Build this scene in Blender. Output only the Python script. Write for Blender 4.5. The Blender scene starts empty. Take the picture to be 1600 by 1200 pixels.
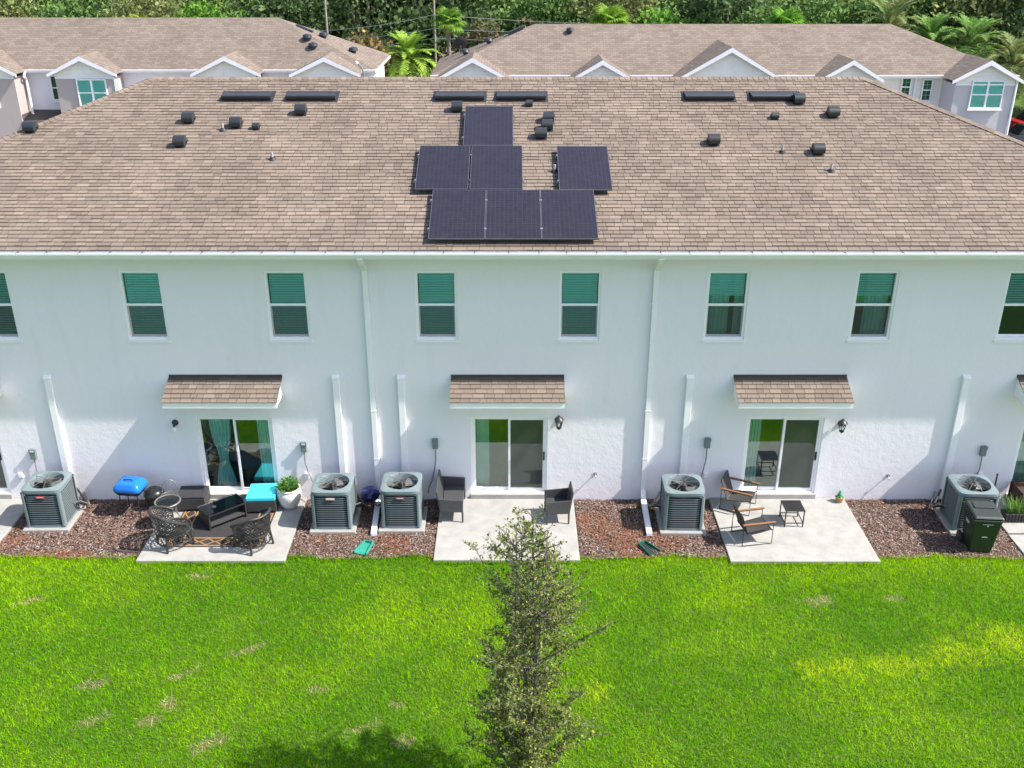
import bpy, math, random
import numpy as np
from mathutils import Vector, Matrix, Euler

R = math.radians
rnd = random.Random(7)
npr = np.random.default_rng(11)
scene = bpy.context.scene
COL = scene.collection

# ------------------------------------------------------------------ camera, light, exposure
cam_d = bpy.data.cameras.new('camera')
cam_d.sensor_fit = 'HORIZONTAL'
cam_d.sensor_width = 36.0
cam_d.lens = 36.0 * 1550 / 1600
cam_d.clip_end = 2000
cam = bpy.data.objects.new('camera', cam_d)
cam.location = (0, -21.3, 12.9)
cam.rotation_euler = (R(90 - 24.519), 0, 0)
COL.objects.link(cam)
scene.camera = cam

SUN = Vector((0.88, -0.163, 1.0)).normalized()          # towards the sun
world = bpy.data.worlds.new('World')
scene.world = world
world.use_nodes = True
wn = world.node_tree
for n in list(wn.nodes):
    wn.nodes.remove(n)
sky = wn.nodes.new('ShaderNodeTexSky')
sky.sky_type = 'NISHITA'
sky.sun_disc = False
sky.sun_elevation = math.asin(SUN.z)
sky.sun_rotation = math.atan2(SUN.x, SUN.y)
sky.air_density = 1.0
sky.dust_density = 1.8
sky.ozone_density = 1.0
bg = wn.nodes.new('ShaderNodeBackground')
bg.inputs['Strength'].default_value = 0.14
wo = wn.nodes.new('ShaderNodeOutputWorld')
wn.links.new(sky.outputs[0], bg.inputs['Color'])
wn.links.new(bg.outputs[0], wo.inputs['Surface'])

sd = bpy.data.lights.new('sun', 'SUN')
sd.energy = 4.6
sd.angle = R(0.53)
sd.color = (1.0, 0.95, 0.87)
so = bpy.data.objects.new('sun', sd)
so.rotation_euler = SUN.to_track_quat('Z', 'Y').to_euler()
so.location = (20, -10, 40)
COL.objects.link(so)

vs = scene.view_settings
vs.view_transform = 'Standard'
vs.look = 'None'
vs.gamma = 1.0
vs.exposure = 0.95
vs.use_curve_mapping = False
scene.cycles.max_bounces = 8
scene.cycles.transparent_max_bounces = 16

# ------------------------------------------------------------------ materials
MATS = {}


def new_mat(name):
    m = bpy.data.materials.new(name)
    m.use_nodes = True
    nt = m.node_tree
    b = nt.nodes['Principled BSDF']
    return m, nt, b


def mixc(nt, fac, a, b, blend='MIX'):
    n = nt.nodes.new('ShaderNodeMix')
    n.data_type = 'RGBA'
    n.blend_type = blend
    for sock, v in ((n.inputs[0], fac), (n.inputs[6], a), (n.inputs[7], b)):
        if hasattr(v, 'links') or isinstance(v, bpy.types.NodeSocket):
            nt.links.new(v, sock)
        elif isinstance(v, tuple):
            sock.default_value = v if len(v) == 4 else (*v, 1)
        else:
            sock.default_value = v
    return n.outputs[2]


def noise(nt, scale, detail=4, rough=0.6, coord='Object'):
    tc = nt.nodes.new('ShaderNodeTexCoord')
    n = nt.nodes.new('ShaderNodeTexNoise')
    n.inputs['Scale'].default_value = scale
    n.inputs['Detail'].default_value = detail
    n.inputs['Roughness'].default_value = rough
    nt.links.new(tc.outputs[coord], n.inputs['Vector'])
    return n.outputs['Fac']


def ramp(nt, fac, p0, p1, c0=(0, 0, 0), c1=(1, 1, 1)):
    r = nt.nodes.new('ShaderNodeValToRGB')
    r.color_ramp.elements[0].position = p0
    r.color_ramp.elements[1].position = p1
    r.color_ramp.elements[0].color = (*c0, 1)
    r.color_ramp.elements[1].color = (*c1, 1)
    nt.links.new(fac, r.inputs[0])
    return r.outputs[0]


def bump(nt, b, h, strength, dist):
    n = nt.nodes.new('ShaderNodeBump')
    n.inputs['Strength'].default_value = strength
    n.inputs['Distance'].default_value = dist
    nt.links.new(h, n.inputs['Height'])
    nt.links.new(n.outputs[0], b.inputs['Normal'])


def M(name, col, rough=0.6, metal=0.0, var=0.12, vscale=3.0, bscale=0, bstr=0.3, bdist=0.004, spec=0.5):
    """plain surface with grain, slight uneven colour and fine relief"""
    if name in MATS:
        return MATS[name]
    m, nt, b = new_mat(name)
    f = noise(nt, vscale, 6, 0.65)
    lo = tuple(c * (1 - var) for c in col)
    hi = tuple(min(1, c * (1 + var)) for c in col)
    c = mixc(nt, ramp(nt, f, 0.3, 0.7), lo, hi)
    nt.links.new(c, b.inputs['Base Color'])
    b.inputs['Roughness'].default_value = rough
    b.inputs['Metallic'].default_value = metal
    b.inputs['Specular IOR Level'].default_value = spec
    if bscale:
        bump(nt, b, noise(nt, bscale, 3, 0.6), bstr, bdist)
    MATS[name] = m
    return m


def attr_mat(name, attr='tint', rough=0.8, trans=0.0, grain=0.0, gscale=60, spec=0.3, bscale=0, bstr=0.3, bdist=0.003, patch=0.0, pscale=0.5):
    m, nt, b = new_mat(name)
    a = nt.nodes.new('ShaderNodeAttribute')
    a.attribute_name = attr
    c = a.outputs['Color']
    if grain:
        g = noise(nt, gscale, 3, 0.7)
        lo = 1 - grain
        hi = 1 + grain
        c = mixc(nt, 1.0, c, ramp(nt, g, 0.3, 0.7, (lo, lo, lo), (hi, hi, hi)), 'MULTIPLY')
    if patch:
        tc = nt.nodes.new('ShaderNodeTexCoord')
        mp = nt.nodes.new('ShaderNodeMapping')
        mp.inputs['Scale'].default_value = (1.6, 0.14, 1.0)
        nt.links.new(tc.outputs['Object'], mp.inputs['Vector'])
        sn = nt.nodes.new('ShaderNodeTexNoise')
        sn.inputs['Scale'].default_value = 1.0
        sn.inputs['Detail'].default_value = 5
        nt.links.new(mp.outputs[0], sn.inputs['Vector'])
        c = mixc(nt, 1.0, c, ramp(nt, sn.outputs['Fac'], 0.35, 0.7, (0.9, 0.9, 0.9), (1.07, 1.07, 1.07)), 'MULTIPLY')
        g = noise(nt, pscale, 4, 0.6)
        lo = 1 - patch
        hi = 1 + patch
        c = mixc(nt, 1.0, c, ramp(nt, g, 0.3, 0.7, (lo, lo, lo), (hi, hi, hi)), 'MULTIPLY')
    nt.links.new(c, b.inputs['Base Color'])
    b.inputs['Roughness'].default_value = rough
    b.inputs['Specular IOR Level'].default_value = spec
    if bscale:
        bump(nt, b, noise(nt, bscale, 3, 0.6), bstr, bdist)
    if trans:
        t = nt.nodes.new('ShaderNodeBsdfTranslucent')
        nt.links.new(c, t.inputs['Color'])
        mx = nt.nodes.new('ShaderNodeMixShader')
        mx.inputs[0].default_value = trans
        out = nt.nodes['Material Output']
        nt.links.new(b.outputs[0], mx.inputs[1])
        nt.links.new(t.outputs[0], mx.inputs[2])
        nt.links.new(mx.outputs[0], out.inputs['Surface'])
    MATS[name] = m
    return m


def glass_mat(name, tint, refl=0.1, ior=1.55, rcol=(1, 1, 1)):
    m = bpy.data.materials.new(name)
    m.use_nodes = True
    nt = m.node_tree
    nt.nodes.remove(nt.nodes['Principled BSDF'])
    out = nt.nodes['Material Output']
    t = nt.nodes.new('ShaderNodeBsdfTransparent')
    t.inputs[0].default_value = (*tint, 1)
    g = nt.nodes.new('ShaderNodeBsdfGlossy')
    g.inputs['Roughness'].default_value = 0.0
    g.inputs['Color'].default_value = (*rcol, 1)
    fr = nt.nodes.new('ShaderNodeFresnel')
    fr.inputs['IOR'].default_value = ior
    ad = nt.nodes.new('ShaderNodeMath')
    ad.operation = 'ADD'
    ad.use_clamp = True
    ad.inputs[1].default_value = refl
    nt.links.new(fr.outputs[0], ad.inputs[0])
    mx = nt.nodes.new('ShaderNodeMixShader')
    nt.links.new(ad.outputs[0], mx.inputs[0])
    nt.links.new(t.outputs[0], mx.inputs[1])
    nt.links.new(g.outputs[0], mx.inputs[2])
    nt.links.new(mx.outputs[0], out.inputs['Surface'])
    MATS[name] = m
    return m


def screen_mat(name, col, cover):
    m, nt, b = new_mat(name)
    b.inputs['Base Color'].default_value = (*col, 1)
    b.inputs['Roughness'].default_value = 0.7
    t = nt.nodes.new('ShaderNodeBsdfTransparent')
    mx = nt.nodes.new('ShaderNodeMixShader')
    mx.inputs[0].default_value = cover
    nt.links.new(t.outputs[0], mx.inputs[1])
    nt.links.new(b.outputs[0], mx.inputs[2])
    nt.links.new(mx.outputs[0], nt.nodes['Material Output'].inputs['Surface'])
    MATS[name] = m
    return m


def stucco_mat(name, col, fine=1.0):
    m, nt, b = new_mat(name)
    big = noise(nt, 0.35, 5, 0.6)
    c = mixc(nt, ramp(nt, big, 0.3, 0.7), tuple(x * 0.965 for x in col), col)
    # faint splash stain and weather streaks with shapes of their own
    tc = nt.nodes.new('ShaderNodeTexCoord')
    mp = nt.nodes.new('ShaderNodeMapping')
    mp.inputs['Scale'].default_value = (2.2, 2.2, 0.25)
    nt.links.new(tc.outputs['Object'], mp.inputs['Vector'])
    st = nt.nodes.new('ShaderNodeTexNoise')
    st.inputs['Scale'].default_value = 1.3
    st.inputs['Detail'].default_value = 6
    nt.links.new(mp.outputs[0], st.inputs['Vector'])
    c = mixc(nt, ramp(nt, st.outputs['Fac'], 0.56, 0.8, (0, 0, 0), (0.22, 0.22, 0.22)), c, tuple(x * 0.72 for x in col))
    nt.links.new(c, b.inputs['Base Color'])
    b.inputs['Roughness'].default_value = 0.9
    b.inputs['Specular IOR Level'].default_value = 0.2
    h1 = noise(nt, 22, 4, 0.65)
    h2 = noise(nt, 5, 2, 0.5)
    add = nt.nodes.new('ShaderNodeMath')
    add.operation = 'MULTIPLY_ADD'
    add.inputs[1].default_value = 1.6
    nt.links.new(h2, add.inputs[0])
    nt.links.new(h1, add.inputs[2])
    bump(nt, b, add.outputs[0], 0.36 * fine, 0.012)
    MATS[name] = m
    return m


def shingle_far_mat(name, base, scale=1.0):
    """shingle courses for slopes too far away to tell the shingles apart"""
    m, nt, b = new_mat(name)
    tc = nt.nodes.new('ShaderNodeTexCoord')
    mp = nt.nodes.new('ShaderNodeMapping')
    mp.inputs['Scale'].default_value = (1, 1, 1)
    nt.links.new(tc.outputs['UV'], mp.inputs['Vector'])
    br = nt.nodes.new('ShaderNodeTexBrick')
    br.offset = 0.37
    br.inputs['Scale'].default_value = 1.0
    br.inputs['Brick Width'].default_value = 0.34
    br.inputs['Row Height'].default_value = 0.16
    br.inputs['Mortar Size'].default_value = 0.012
    br.inputs['Bias'].default_value = 0.0
    br.inputs['Color1'].default_value = (*[c * 1.14 for c in base], 1)
    br.inputs['Color2'].default_value = (*[c * 0.82 for c in base], 1)
    br.inputs['Mortar'].default_value = (*[c * 0.6 for c in base], 1)
    nt.links.new(mp.outputs[0], br.inputs['Vector'])
    f = noise(nt, 0.5, 5, 0.65)
    c = mixc(nt, 1.0, br.outputs['Color'], ramp(nt, f, 0.3, 0.7, (0.88, 0.88, 0.88), (1.1, 1.1, 1.1)), 'MULTIPLY')
    nt.links.new(c, b.inputs['Base Color'])
    b.inputs['Roughness'].default_value = 0.9
    b.inputs['Specular IOR Level'].default_value = 0.2
    bump(nt, b, br.outputs['Fac'], -0.4, 0.01)
    MATS[name] = m
    return m


def solar_mat(name):
    m, nt, b = new_mat(name)
    tc = nt.nodes.new('ShaderNodeTexCoord')
    br = nt.nodes.new('ShaderNodeTexBrick')
    br.offset = 0.0
    br.inputs['Scale'].default_value = 1.0
    br.inputs['Brick Width'].default_value = 0.101
    br.inputs['Row Height'].default_value = 0.0925
    br.inputs['Mortar Size'].default_value = 0.004
    br.inputs['Mortar Smooth'].default_value = 0.3
    br.inputs['Color1'].default_value = (0.014, 0.011, 0.017, 1)
    br.inputs['Color2'].default_value = (0.018, 0.0145, 0.022, 1)
    br.inputs['Mortar'].default_value = (0.042, 0.037, 0.05, 1)
    nt.links.new(tc.outputs['Object'], br.inputs['Vector'])
    d = noise(nt, 2.0, 6, 0.7)
    c = mixc(nt, ramp(nt, d, 0.45, 0.8, (0, 0, 0), (0.16, 0.16, 0.16)), br.outputs['Color'], (0.07, 0.06, 0.063))
    nt.links.new(c, b.inputs['Base Color'])
    b.inputs['Roughness'].default_value = 0.28
    b.inputs['Specular IOR Level'].default_value = 0.6
    MATS[name] = m
    return m


def lawn_base_mat(name):
    m, nt, b = new_mat(name)
    f = noise(nt, 0.45, 6, 0.65)
    g = noise(nt, 18, 4, 0.7)
    c = mixc(nt, ramp(nt, f, 0.35, 0.65), (0.05, 0.11, 0.006), (0.08, 0.15, 0.008))
    c = mixc(nt, 1.0, c, ramp(nt, g, 0.3, 0.7, (0.5, 0.5, 0.5), (1.25, 1.25, 1.25)), 'MULTIPLY')
    nt.links.new(c, b.inputs['Base Color'])
    b.inputs['Roughness'].default_value = 0.95
    bump(nt, b, g, 0.6, 0.03)
    MATS[name] = m
    return m


WHITE = (0.845, 0.825, 0.85)
stucco_mat('stucco_white', (0.82, 0.785, 0.822))
stucco_mat('stucco_taupe', (0.42, 0.36, 0.345), 0.5)
stucco_mat('stucco_grey', (0.50, 0.48, 0.50), 0.5)
stucco_mat('stucco_cream', (0.80, 0.77, 0.71), 0.5)
M('trim_white', WHITE, 0.5, var=0.05, vscale=1.5)
M('gutter_white', (0.855, 0.84, 0.86), 0.35, var=0.05, vscale=1.2)
M('vinyl_white', (0.87, 0.85, 0.87), 0.4, var=0.04)
attr_mat('shingle', rough=0.92, grain=0.16, gscale=70, spec=0.2, bscale=120, bstr=0.5, bdist=0.003, patch=0.13, pscale=0.4)
shingle_far_mat('shingle_far', (0.196, 0.157, 0.131))
M('dark_brown', (0.055, 0.048, 0.045), 0.6, var=0.2, vscale=8)
M('black_metal', (0.028, 0.030, 0.036), 0.42, var=0.25, vscale=6)
M('dark_metal', (0.05, 0.052, 0.055), 0.4, metal=0.3, var=0.2)
M('silver', (0.55, 0.56, 0.58), 0.35, metal=0.9, var=0.1)
M('panel_frame', (0.12, 0.12, 0.145), 0.4, metal=0.3, var=0.1)
solar_mat('solar_cells')
glass_mat('glass_upper', (0.50, 0.97, 0.92), 0.05, rcol=(0.75, 0.95, 1.0))
glass_mat('glass_lower', (0.58, 0.95, 0.90), 0.03, rcol=(0.75, 0.95, 1.0))
glass_mat('glass_door', (0.62, 0.90, 0.86), 0.15, rcol=(0.85, 1.0, 0.92))
glass_mat('glass_clear', (0.85, 0.9, 0.88), 0.02)
screen_mat('insect_screen', (0.07, 0.075, 0.075), 0.38)
M('blind_white', (0.84, 0.84, 0.81), 0.5, var=0.06, vscale=4)
M('curtain_white', (0.72, 0.72, 0.68), 0.8, var=0.08)
M('curtain_teal', (0.74, 0.88, 0.90), 0.8, var=0.1)
M('room_paint', (0.42, 0.40, 0.37), 0.9, var=0.05)
M('concrete', (0.325, 0.315, 0.297), 0.85, var=0.15, vscale=3.2, bscale=60, bstr=0.25, bdist=0.003)
M('concrete_pad', (0.30, 0.295, 0.28), 0.85, var=0.12, vscale=4, bscale=60)
lawn_base_mat('lawn_base')
M('soil', (0.05, 0.034, 0.027), 0.95, var=0.4, vscale=9, bscale=35, bstr=0.8, bdist=0.02)
attr_mat('mulch', rough=0.85, grain=0.12, gscale=90)
attr_mat('grass', rough=0.8, trans=0.5, spec=0.05)
attr_mat('leaf', rough=0.6, trans=0.3, spec=0.12)
attr_mat('tree_leaf', rough=0.6, trans=0.3, spec=0.12)
M('bark', (0.17, 0.145, 0.125), 0.9, var=0.35, vscale=20, bscale=40, bstr=0.7, bdist=0.01)
M('bark_far', (0.20, 0.17, 0.145), 0.9, var=0.3, vscale=4)
M('ac_grey', (0.165, 0.21, 0.225), 0.45, var=0.10, vscale=5)
M('ac_louver', (0.085, 0.105, 0.11), 0.5, var=0.12, vscale=6)
M('ac_core', (0.018, 0.02, 0.02), 0.8, var=0.2)
M('fan_blade', (0.17, 0.175, 0.18), 0.4, metal=0.4, var=0.12)
M('badge_red', (0.45, 0.055, 0.045), 0.45, var=0.05)
M('badge_pale', (0.62, 0.45, 0.43), 0.45, var=0.05)
M('conduit_grey', (0.17, 0.18, 0.185), 0.5, var=0.1)
M('box_grey', (0.145, 0.19, 0.195), 0.5, var=0.1)
M('conduit_pale', (0.36, 0.36, 0.36), 0.5, var=0.1)
M('rubber_black', (0.02, 0.02, 0.021), 0.6, var=0.2)
M('wicker_black', (0.026, 0.025, 0.026), 0.5, var=0.35, vscale=30, bscale=90, bstr=0.6, bdist=0.006)
M('wicker_grey', (0.055, 0.055, 0.058), 0.5, var=0.3, vscale=40, bscale=90, bstr=0.6, bdist=0.006)
M('cushion_turquoise', (0.05, 0.55, 0.66), 0.8, var=0.06, bscale=150, bstr=0.2)
M('weave_pale', (0.12, 0.13, 0.135), 0.5, var=0.2, vscale=30)
M('cushion_dark', (0.03, 0.03, 0.035), 0.85, var=0.15)
M('grill_blue', (0.012, 0.16, 0.62), 0.22, var=0.05)
M('grill_navy', (0.012, 0.016, 0.10), 0.18, var=0.05)
M('grill_black', (0.018, 0.018, 0.02), 0.25, var=0.1)
M('planter_white', (0.70, 0.69, 0.66), 0.35, var=0.05)
M('rug_dark', (0.030, 0.027, 0.030), 0.95, var=0.2, vscale=25, bscale=200)
M('rug_orange', (0.34, 0.18, 0.06), 0.95, var=0.12, vscale=25)
M('wood_arm', (0.25, 0.12, 0.055), 0.5, var=0.25, vscale=12)
M('sling_dark', (0.045, 0.042, 0.042), 0.8, var=0.1, bscale=250)
M('frame_black', (0.022, 0.022, 0.024), 0.45, var=0.1)
M('wire_grey', (0.20, 0.19, 0.17), 0.5, metal=0.4, var=0.2)
M('splash_green', (0.03, 0.27, 0.20), 0.5, var=0.15)
M('splash_dark', (0.01, 0.10, 0.075), 0.5, var=0.15)
M('cart_green', (0.016, 0.030, 0.018), 0.38, var=0.15)
M('cart_lid', (0.035, 0.042, 0.042), 0.45, var=0.15)
M('mark_white', (0.6, 0.62, 0.6), 0.6, var=0.05)
M('pot_clay', (0.38, 0.24, 0.10), 0.7, var=0.15)
M('cactus_green', (0.02, 0.30, 0.14), 0.6, var=0.15)
M('hose_brown', (0.085, 0.058, 0.05), 0.6, var=0.3, vscale=10)
M('planter_brown', (0.07, 0.03, 0.022), 0.6, var=0.2)
M('asphalt', (0.05, 0.05, 0.052), 0.9, var=0.2, vscale=3, bscale=60)
M('pole_wood', (0.30, 0.25, 0.20), 0.9, var=0.2)
M('car_red', (0.42, 0.02, 0.02), 0.25, var=0.03)
M('car_dark', (0.03, 0.033, 0.04), 0.25, var=0.03)
M('car_glass', (0.02, 0.025, 0.03), 0.08, var=0.05)
M('copper_beige', (0.5, 0.42, 0.33), 0.6, var=0.1)
M('siding_white', (0.86, 0.82, 0.76), 0.6, var=0.06)


# ------------------------------------------------------------------ mesh helpers
class MB:
    def __init__(self):
        self.v = []
        self.f = []
        self.c = []          # colour per face (optional)

    def add(self, vs, fs, col=None):
        o = len(self.v)
        self.v.extend([tuple(p) for p in vs])
        for f in fs:
            self.f.append(tuple(i + o for i in f))
            self.c.append(col)
        return self

    def box(self, c, s, rot=None, col=None):
        x, y, z = (k / 2 for k in s)
        pts = [Vector(p) for p in ((-x, -y, -z), (x, -y, -z), (x, y, -z), (-x, y, -z), (-x, -y, z), (x, -y, z), (x, y, z), (-x, y, z))]
        if rot is not None:
            e = Euler(rot).to_matrix()
            pts = [e @ p for p in pts]
        pts = [p + Vector(c) for p in pts]
        return self.add(pts, [(0, 3, 2, 1), (4, 5, 6, 7), (0, 1, 5, 4), (1, 2, 6, 5), (2, 3, 7, 6), (3, 0, 4, 7)], col)

    def b2(self, x0, x1, y0, y1, z0, z1, col=None):
        return self.box(((x0 + x1) / 2, (y0 + y1) / 2, (z0 + z1) / 2), (x1 - x0, y1 - y0, z1 - z0), None, col)

    def hexa(self, bottom, top, col=None):
        """bottom and top: four points each, counter-clockwise from above"""
        return self.add(list(bottom) + list(top), [(0, 3, 2, 1), (4, 5, 6, 7), (0, 1, 5, 4), (1, 2, 6, 5), (2, 3, 7, 6), (3, 0, 4, 7)], col)

    def tube(self, path, r, n=8, cap=True, col=None):
        path = [Vector(p) for p in path]
        rs = r if isinstance(r, (list, tuple)) else [r] * len(path)
        vs, fs = [], []
        prev = None
        for i, p in enumerate(path):
            a = path[max(0, i - 1)]
            b = path[min(len(path) - 1, i + 1)]
            t = (b - a)
            t = t.normalized() if t.length > 1e-9 else Vector((0, 0, 1))
            if prev is None:
                u = t.orthogonal().normalized()
            else:
                u = (prev - t * prev.dot(t))
                u = u.normalized() if u.length > 1e-6 else t.orthogonal().normalized()
            prev = u
            w = t.cross(u)
            for k in range(n):
                a_ = 2 * math.pi * k / n
                vs.append(p + (u * math.cos(a_) + w * math.sin(a_)) * rs[i])
        for i in range(len(path) - 1):
            for k in range(n):
                k2 = (k + 1) % n
                fs.append((i * n + k, i * n + k2, (i + 1) * n + k2, (i + 1) * n + k))
        if cap:
            fs.append(tuple(reversed(range(n))))
            fs.append(tuple((len(path) - 1) * n + k for k in range(n)))
        return self.add(vs, fs, col)

    def lathe(self, prof, n=24, c=(0, 0, 0), col=None, sx=1.0, sy=1.0):
        vs, fs = [], []
        for r, z in prof:
            for k in range(n):
                a = 2 * math.pi * k / n
                vs.append((c[0] + r * math.cos(a) * sx, c[1] + r * math.sin(a) * sy, c[2] + z))
        for i in range(len(prof) - 1):
            for k in range(n):
                k2 = (k + 1) % n
                fs.append((i * n + k, i * n + k2, (i + 1) * n + k2, (i + 1) * n + k))
        fs.append(tuple(reversed(range(n))))
        fs.append(tuple((len(prof) - 1) * n + k for k in range(n)))
        return self.add(vs, fs, col)

    def extr_x(self, prof, x0, x1, cap=True, col=None):
        """closed profile of (y, z) pushed along x"""
        n = len(prof)
        vs = [(x0, y, z) for y, z in prof] + [(x1, y, z) for y, z in prof]
        fs = [(k, (k + 1) % n, n + (k + 1) % n, n + k) for k in range(n)]
        if cap:
            fs += [tuple(reversed(range(n))), tuple(range(n, 2 * n))]
        return self.add(vs, fs, col)

    def mesh(self, name, mat, smooth=False, attr=False, bevel=0):
        me = bpy.data.meshes.new(name)
        me.from_pydata(self.v, [], self.f)
        me.materials.append(MATS[mat])
        if attr:
            set_face_cols(me, [c or (0.5, 0.5, 0.5) for c in self.c])
        if smooth:
            me.shade_smooth()
            try:
                me.set_sharp_from_angle(angle=R(40))
            except Exception:
                pass
        me.update()
        return me

    def build(self, name, mat, parent=None, loc=(0, 0, 0), rot=(0, 0, 0), smooth=False, attr=False, bevel=0):
        o = inst(name, self.mesh(name, mat, smooth, attr), parent, loc, rot)
        if bevel:
            bm = o.modifiers.new('bevel', 'BEVEL')
            bm.width = bevel
            bm.segments = 2
            bm.limit_method = 'ANGLE'
        return o


def set_face_cols(me, cols):
    a = me.attributes.new('tint', 'FLOAT_COLOR', 'FACE')
    arr = np.ones((len(cols), 4), dtype=np.float32)
    arr[:, :3] = np.array(cols, dtype=np.float32)
    a.data.foreach_set('color', arr.ravel())


def inst(name, me, parent=None, loc=(0, 0, 0), rot=(0, 0, 0), scale=(1, 1, 1)):
    o = bpy.data.objects.new(name, me)
    COL.objects.link(o)
    o.location = loc
    o.rotation_euler = rot
    o.scale = scale
    if parent is not None:
        o.parent = parent
    return o


def tag(o, label=None, cat=None, group=None, kind=None):
    if label:
        o['label'] = label
    if cat:
        o['category'] = cat
    if group:
        o['group'] = group
    if kind:
        o['kind'] = kind
    return o


def thing(name, label, cat, loc=(0, 0, 0), rotz=0.0, group=None, rot=None):
    o = bpy.data.objects.new(name, None)
    o.empty_display_size = 0.2
    COL.objects.link(o)
    o.location = loc
    o.rotation_euler = rot if rot else (0, 0, rotz)
    return tag(o, label, cat, group)


def copy_tree(o, parent=None):
    c = o.copy()
    COL.objects.link(c)
    c.parent = parent
    for ch in o.children:
        copy_tree(ch, c)
    return c


def np_mesh(name, verts, faces_n, mat, cols=None, per=3):
    """verts (N,3); faces are consecutive runs of `per` indices given as faces_n (F,per)"""
    me = bpy.data.meshes.new(name)
    nv, nf = len(verts), len(faces_n)
    me.vertices.add(nv)
    me.vertices.foreach_set('co', np.ascontiguousarray(verts, dtype=np.float32).ravel())
    me.loops.add(nf * per)
    me.loops.foreach_set('vertex_index', np.ascontiguousarray(faces_n, dtype=np.int32).ravel())
    me.polygons.add(nf)
    me.polygons.foreach_set('loop_start', np.arange(0, nf * per, per, dtype=np.int32))
    if cols is not None:
        a = me.attributes.new('tint', 'FLOAT_COLOR', 'FACE')
        arr = np.ones((nf, 4), dtype=np.float32)
        arr[:, :3] = cols
        a.data.foreach_set('color', arr.ravel())
    me.update(calc_edges=True)
    me.validate()
    me.materials.append(MATS[mat])
    return me


def vnoise(x, y, cell, seed):
    """smooth value noise 0..1 for numpy arrays"""
    g = np.random.default_rng(seed).random((257, 257))
    fx, fy = x / cell + 1000, y / cell + 1000
    ix, iy = np.floor(fx).astype(int), np.floor(fy).astype(int)
    tx, ty = fx - ix, fy - iy
    tx, ty = tx * tx * (3 - 2 * tx), ty * ty * (3 - 2 * ty)
    ix %= 256
    iy %= 256
    a = g[ix, iy] * (1 - tx) + g[ix + 1, iy] * tx
    b = g[ix, iy + 1] * (1 - tx) + g[ix + 1, iy + 1] * tx
    return a * (1 - ty) + b * ty


# ------------------------------------------------------------------ ground, lawn, patios, mulch bed
PATIOS = [(-15.0, -11.85, -2.73), (-8.43, -5.10, -2.73), (-1.765, 1.525, -2.70), (4.895, 8.25, -2.75), (11.62, 14.9, -2.75)]
BED_Y = -2.52
BED = (-16.5, 16.5)

gm = MB().add([(-900, -300, -0.02), (900, -300, -0.02), (900, 1500, -0.02), (-900, 1500, -0.02)], [(0, 1, 2, 3)])
tag(gm.build('ground', 'lawn_base'), kind='structure')
rm = MB().b2(-120, 120, 17.5, 27.5, -0.02, -0.008)
tag(rm.build('road', 'asphalt'), kind='structure')
for ya, yb in ((14.6, 17.5), (27.5, 36.5)):
    tag(MB().b2(-60, 60, ya, yb, -0.02, -0.005).build('driveway', 'concrete_pad'), kind='structure')
rm = MB().b2(29.5, 70, 41.5, 52.5, -0.02, -0.008)
tag(rm.build('parking_lot', 'asphalt'), kind='structure')

for i, (x0, x1, y0) in enumerate(PATIOS):
    y1 = -0.004
    if i == 4:
        y0, y1 = -1.60, -0.004
    p = MB()
    p.hexa([(x0, y0, -0.06), (x1, y0, -0.06), (x1, y1, -0.06), (x0, y1, -0.06)],
           [(x0, y0, 0.08), (x1, y0, 0.08), (x1, y1, 0.08), (x0, y1, 0.08)])
    tag(p.build('patio', 'concrete', bevel=0.012), kind='structure')
p = MB().b2(11.6, 14.9, -2.75, -1.66, -0.06, 0.078)
tag(p.build('patio', 'concrete', bevel=0.012), kind='structure')

# soil sheet under the mulch
nx = 240
vs_, fs_ = [], []
for i in range(nx + 1):
    x = BED[0] + (BED[1] - BED[0]) * i / nx
    e = BED_Y + 0.05 * math.sin(x * 2.1) + 0.035 * math.sin(x * 5.3 + 1)
    vs_ += [(x, e, -0.004), (x, -0.002, 0.012)]
for i in range(nx):
    fs_.append((2 * i, 2 * i + 2, 2 * i + 3, 2 * i + 1))
tag(MB().add(vs_, fs_).build('mulch_bed', 'soil'), kind='structure')


def in_patio(x, y, m=0.0):
    r = np.zeros(x.shape, bool)
    for (x0, x1, y0) in PATIOS:
        r |= (x > x0 - m) & (x < x1 + m) & (y > y0 - m)
    return r


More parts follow.
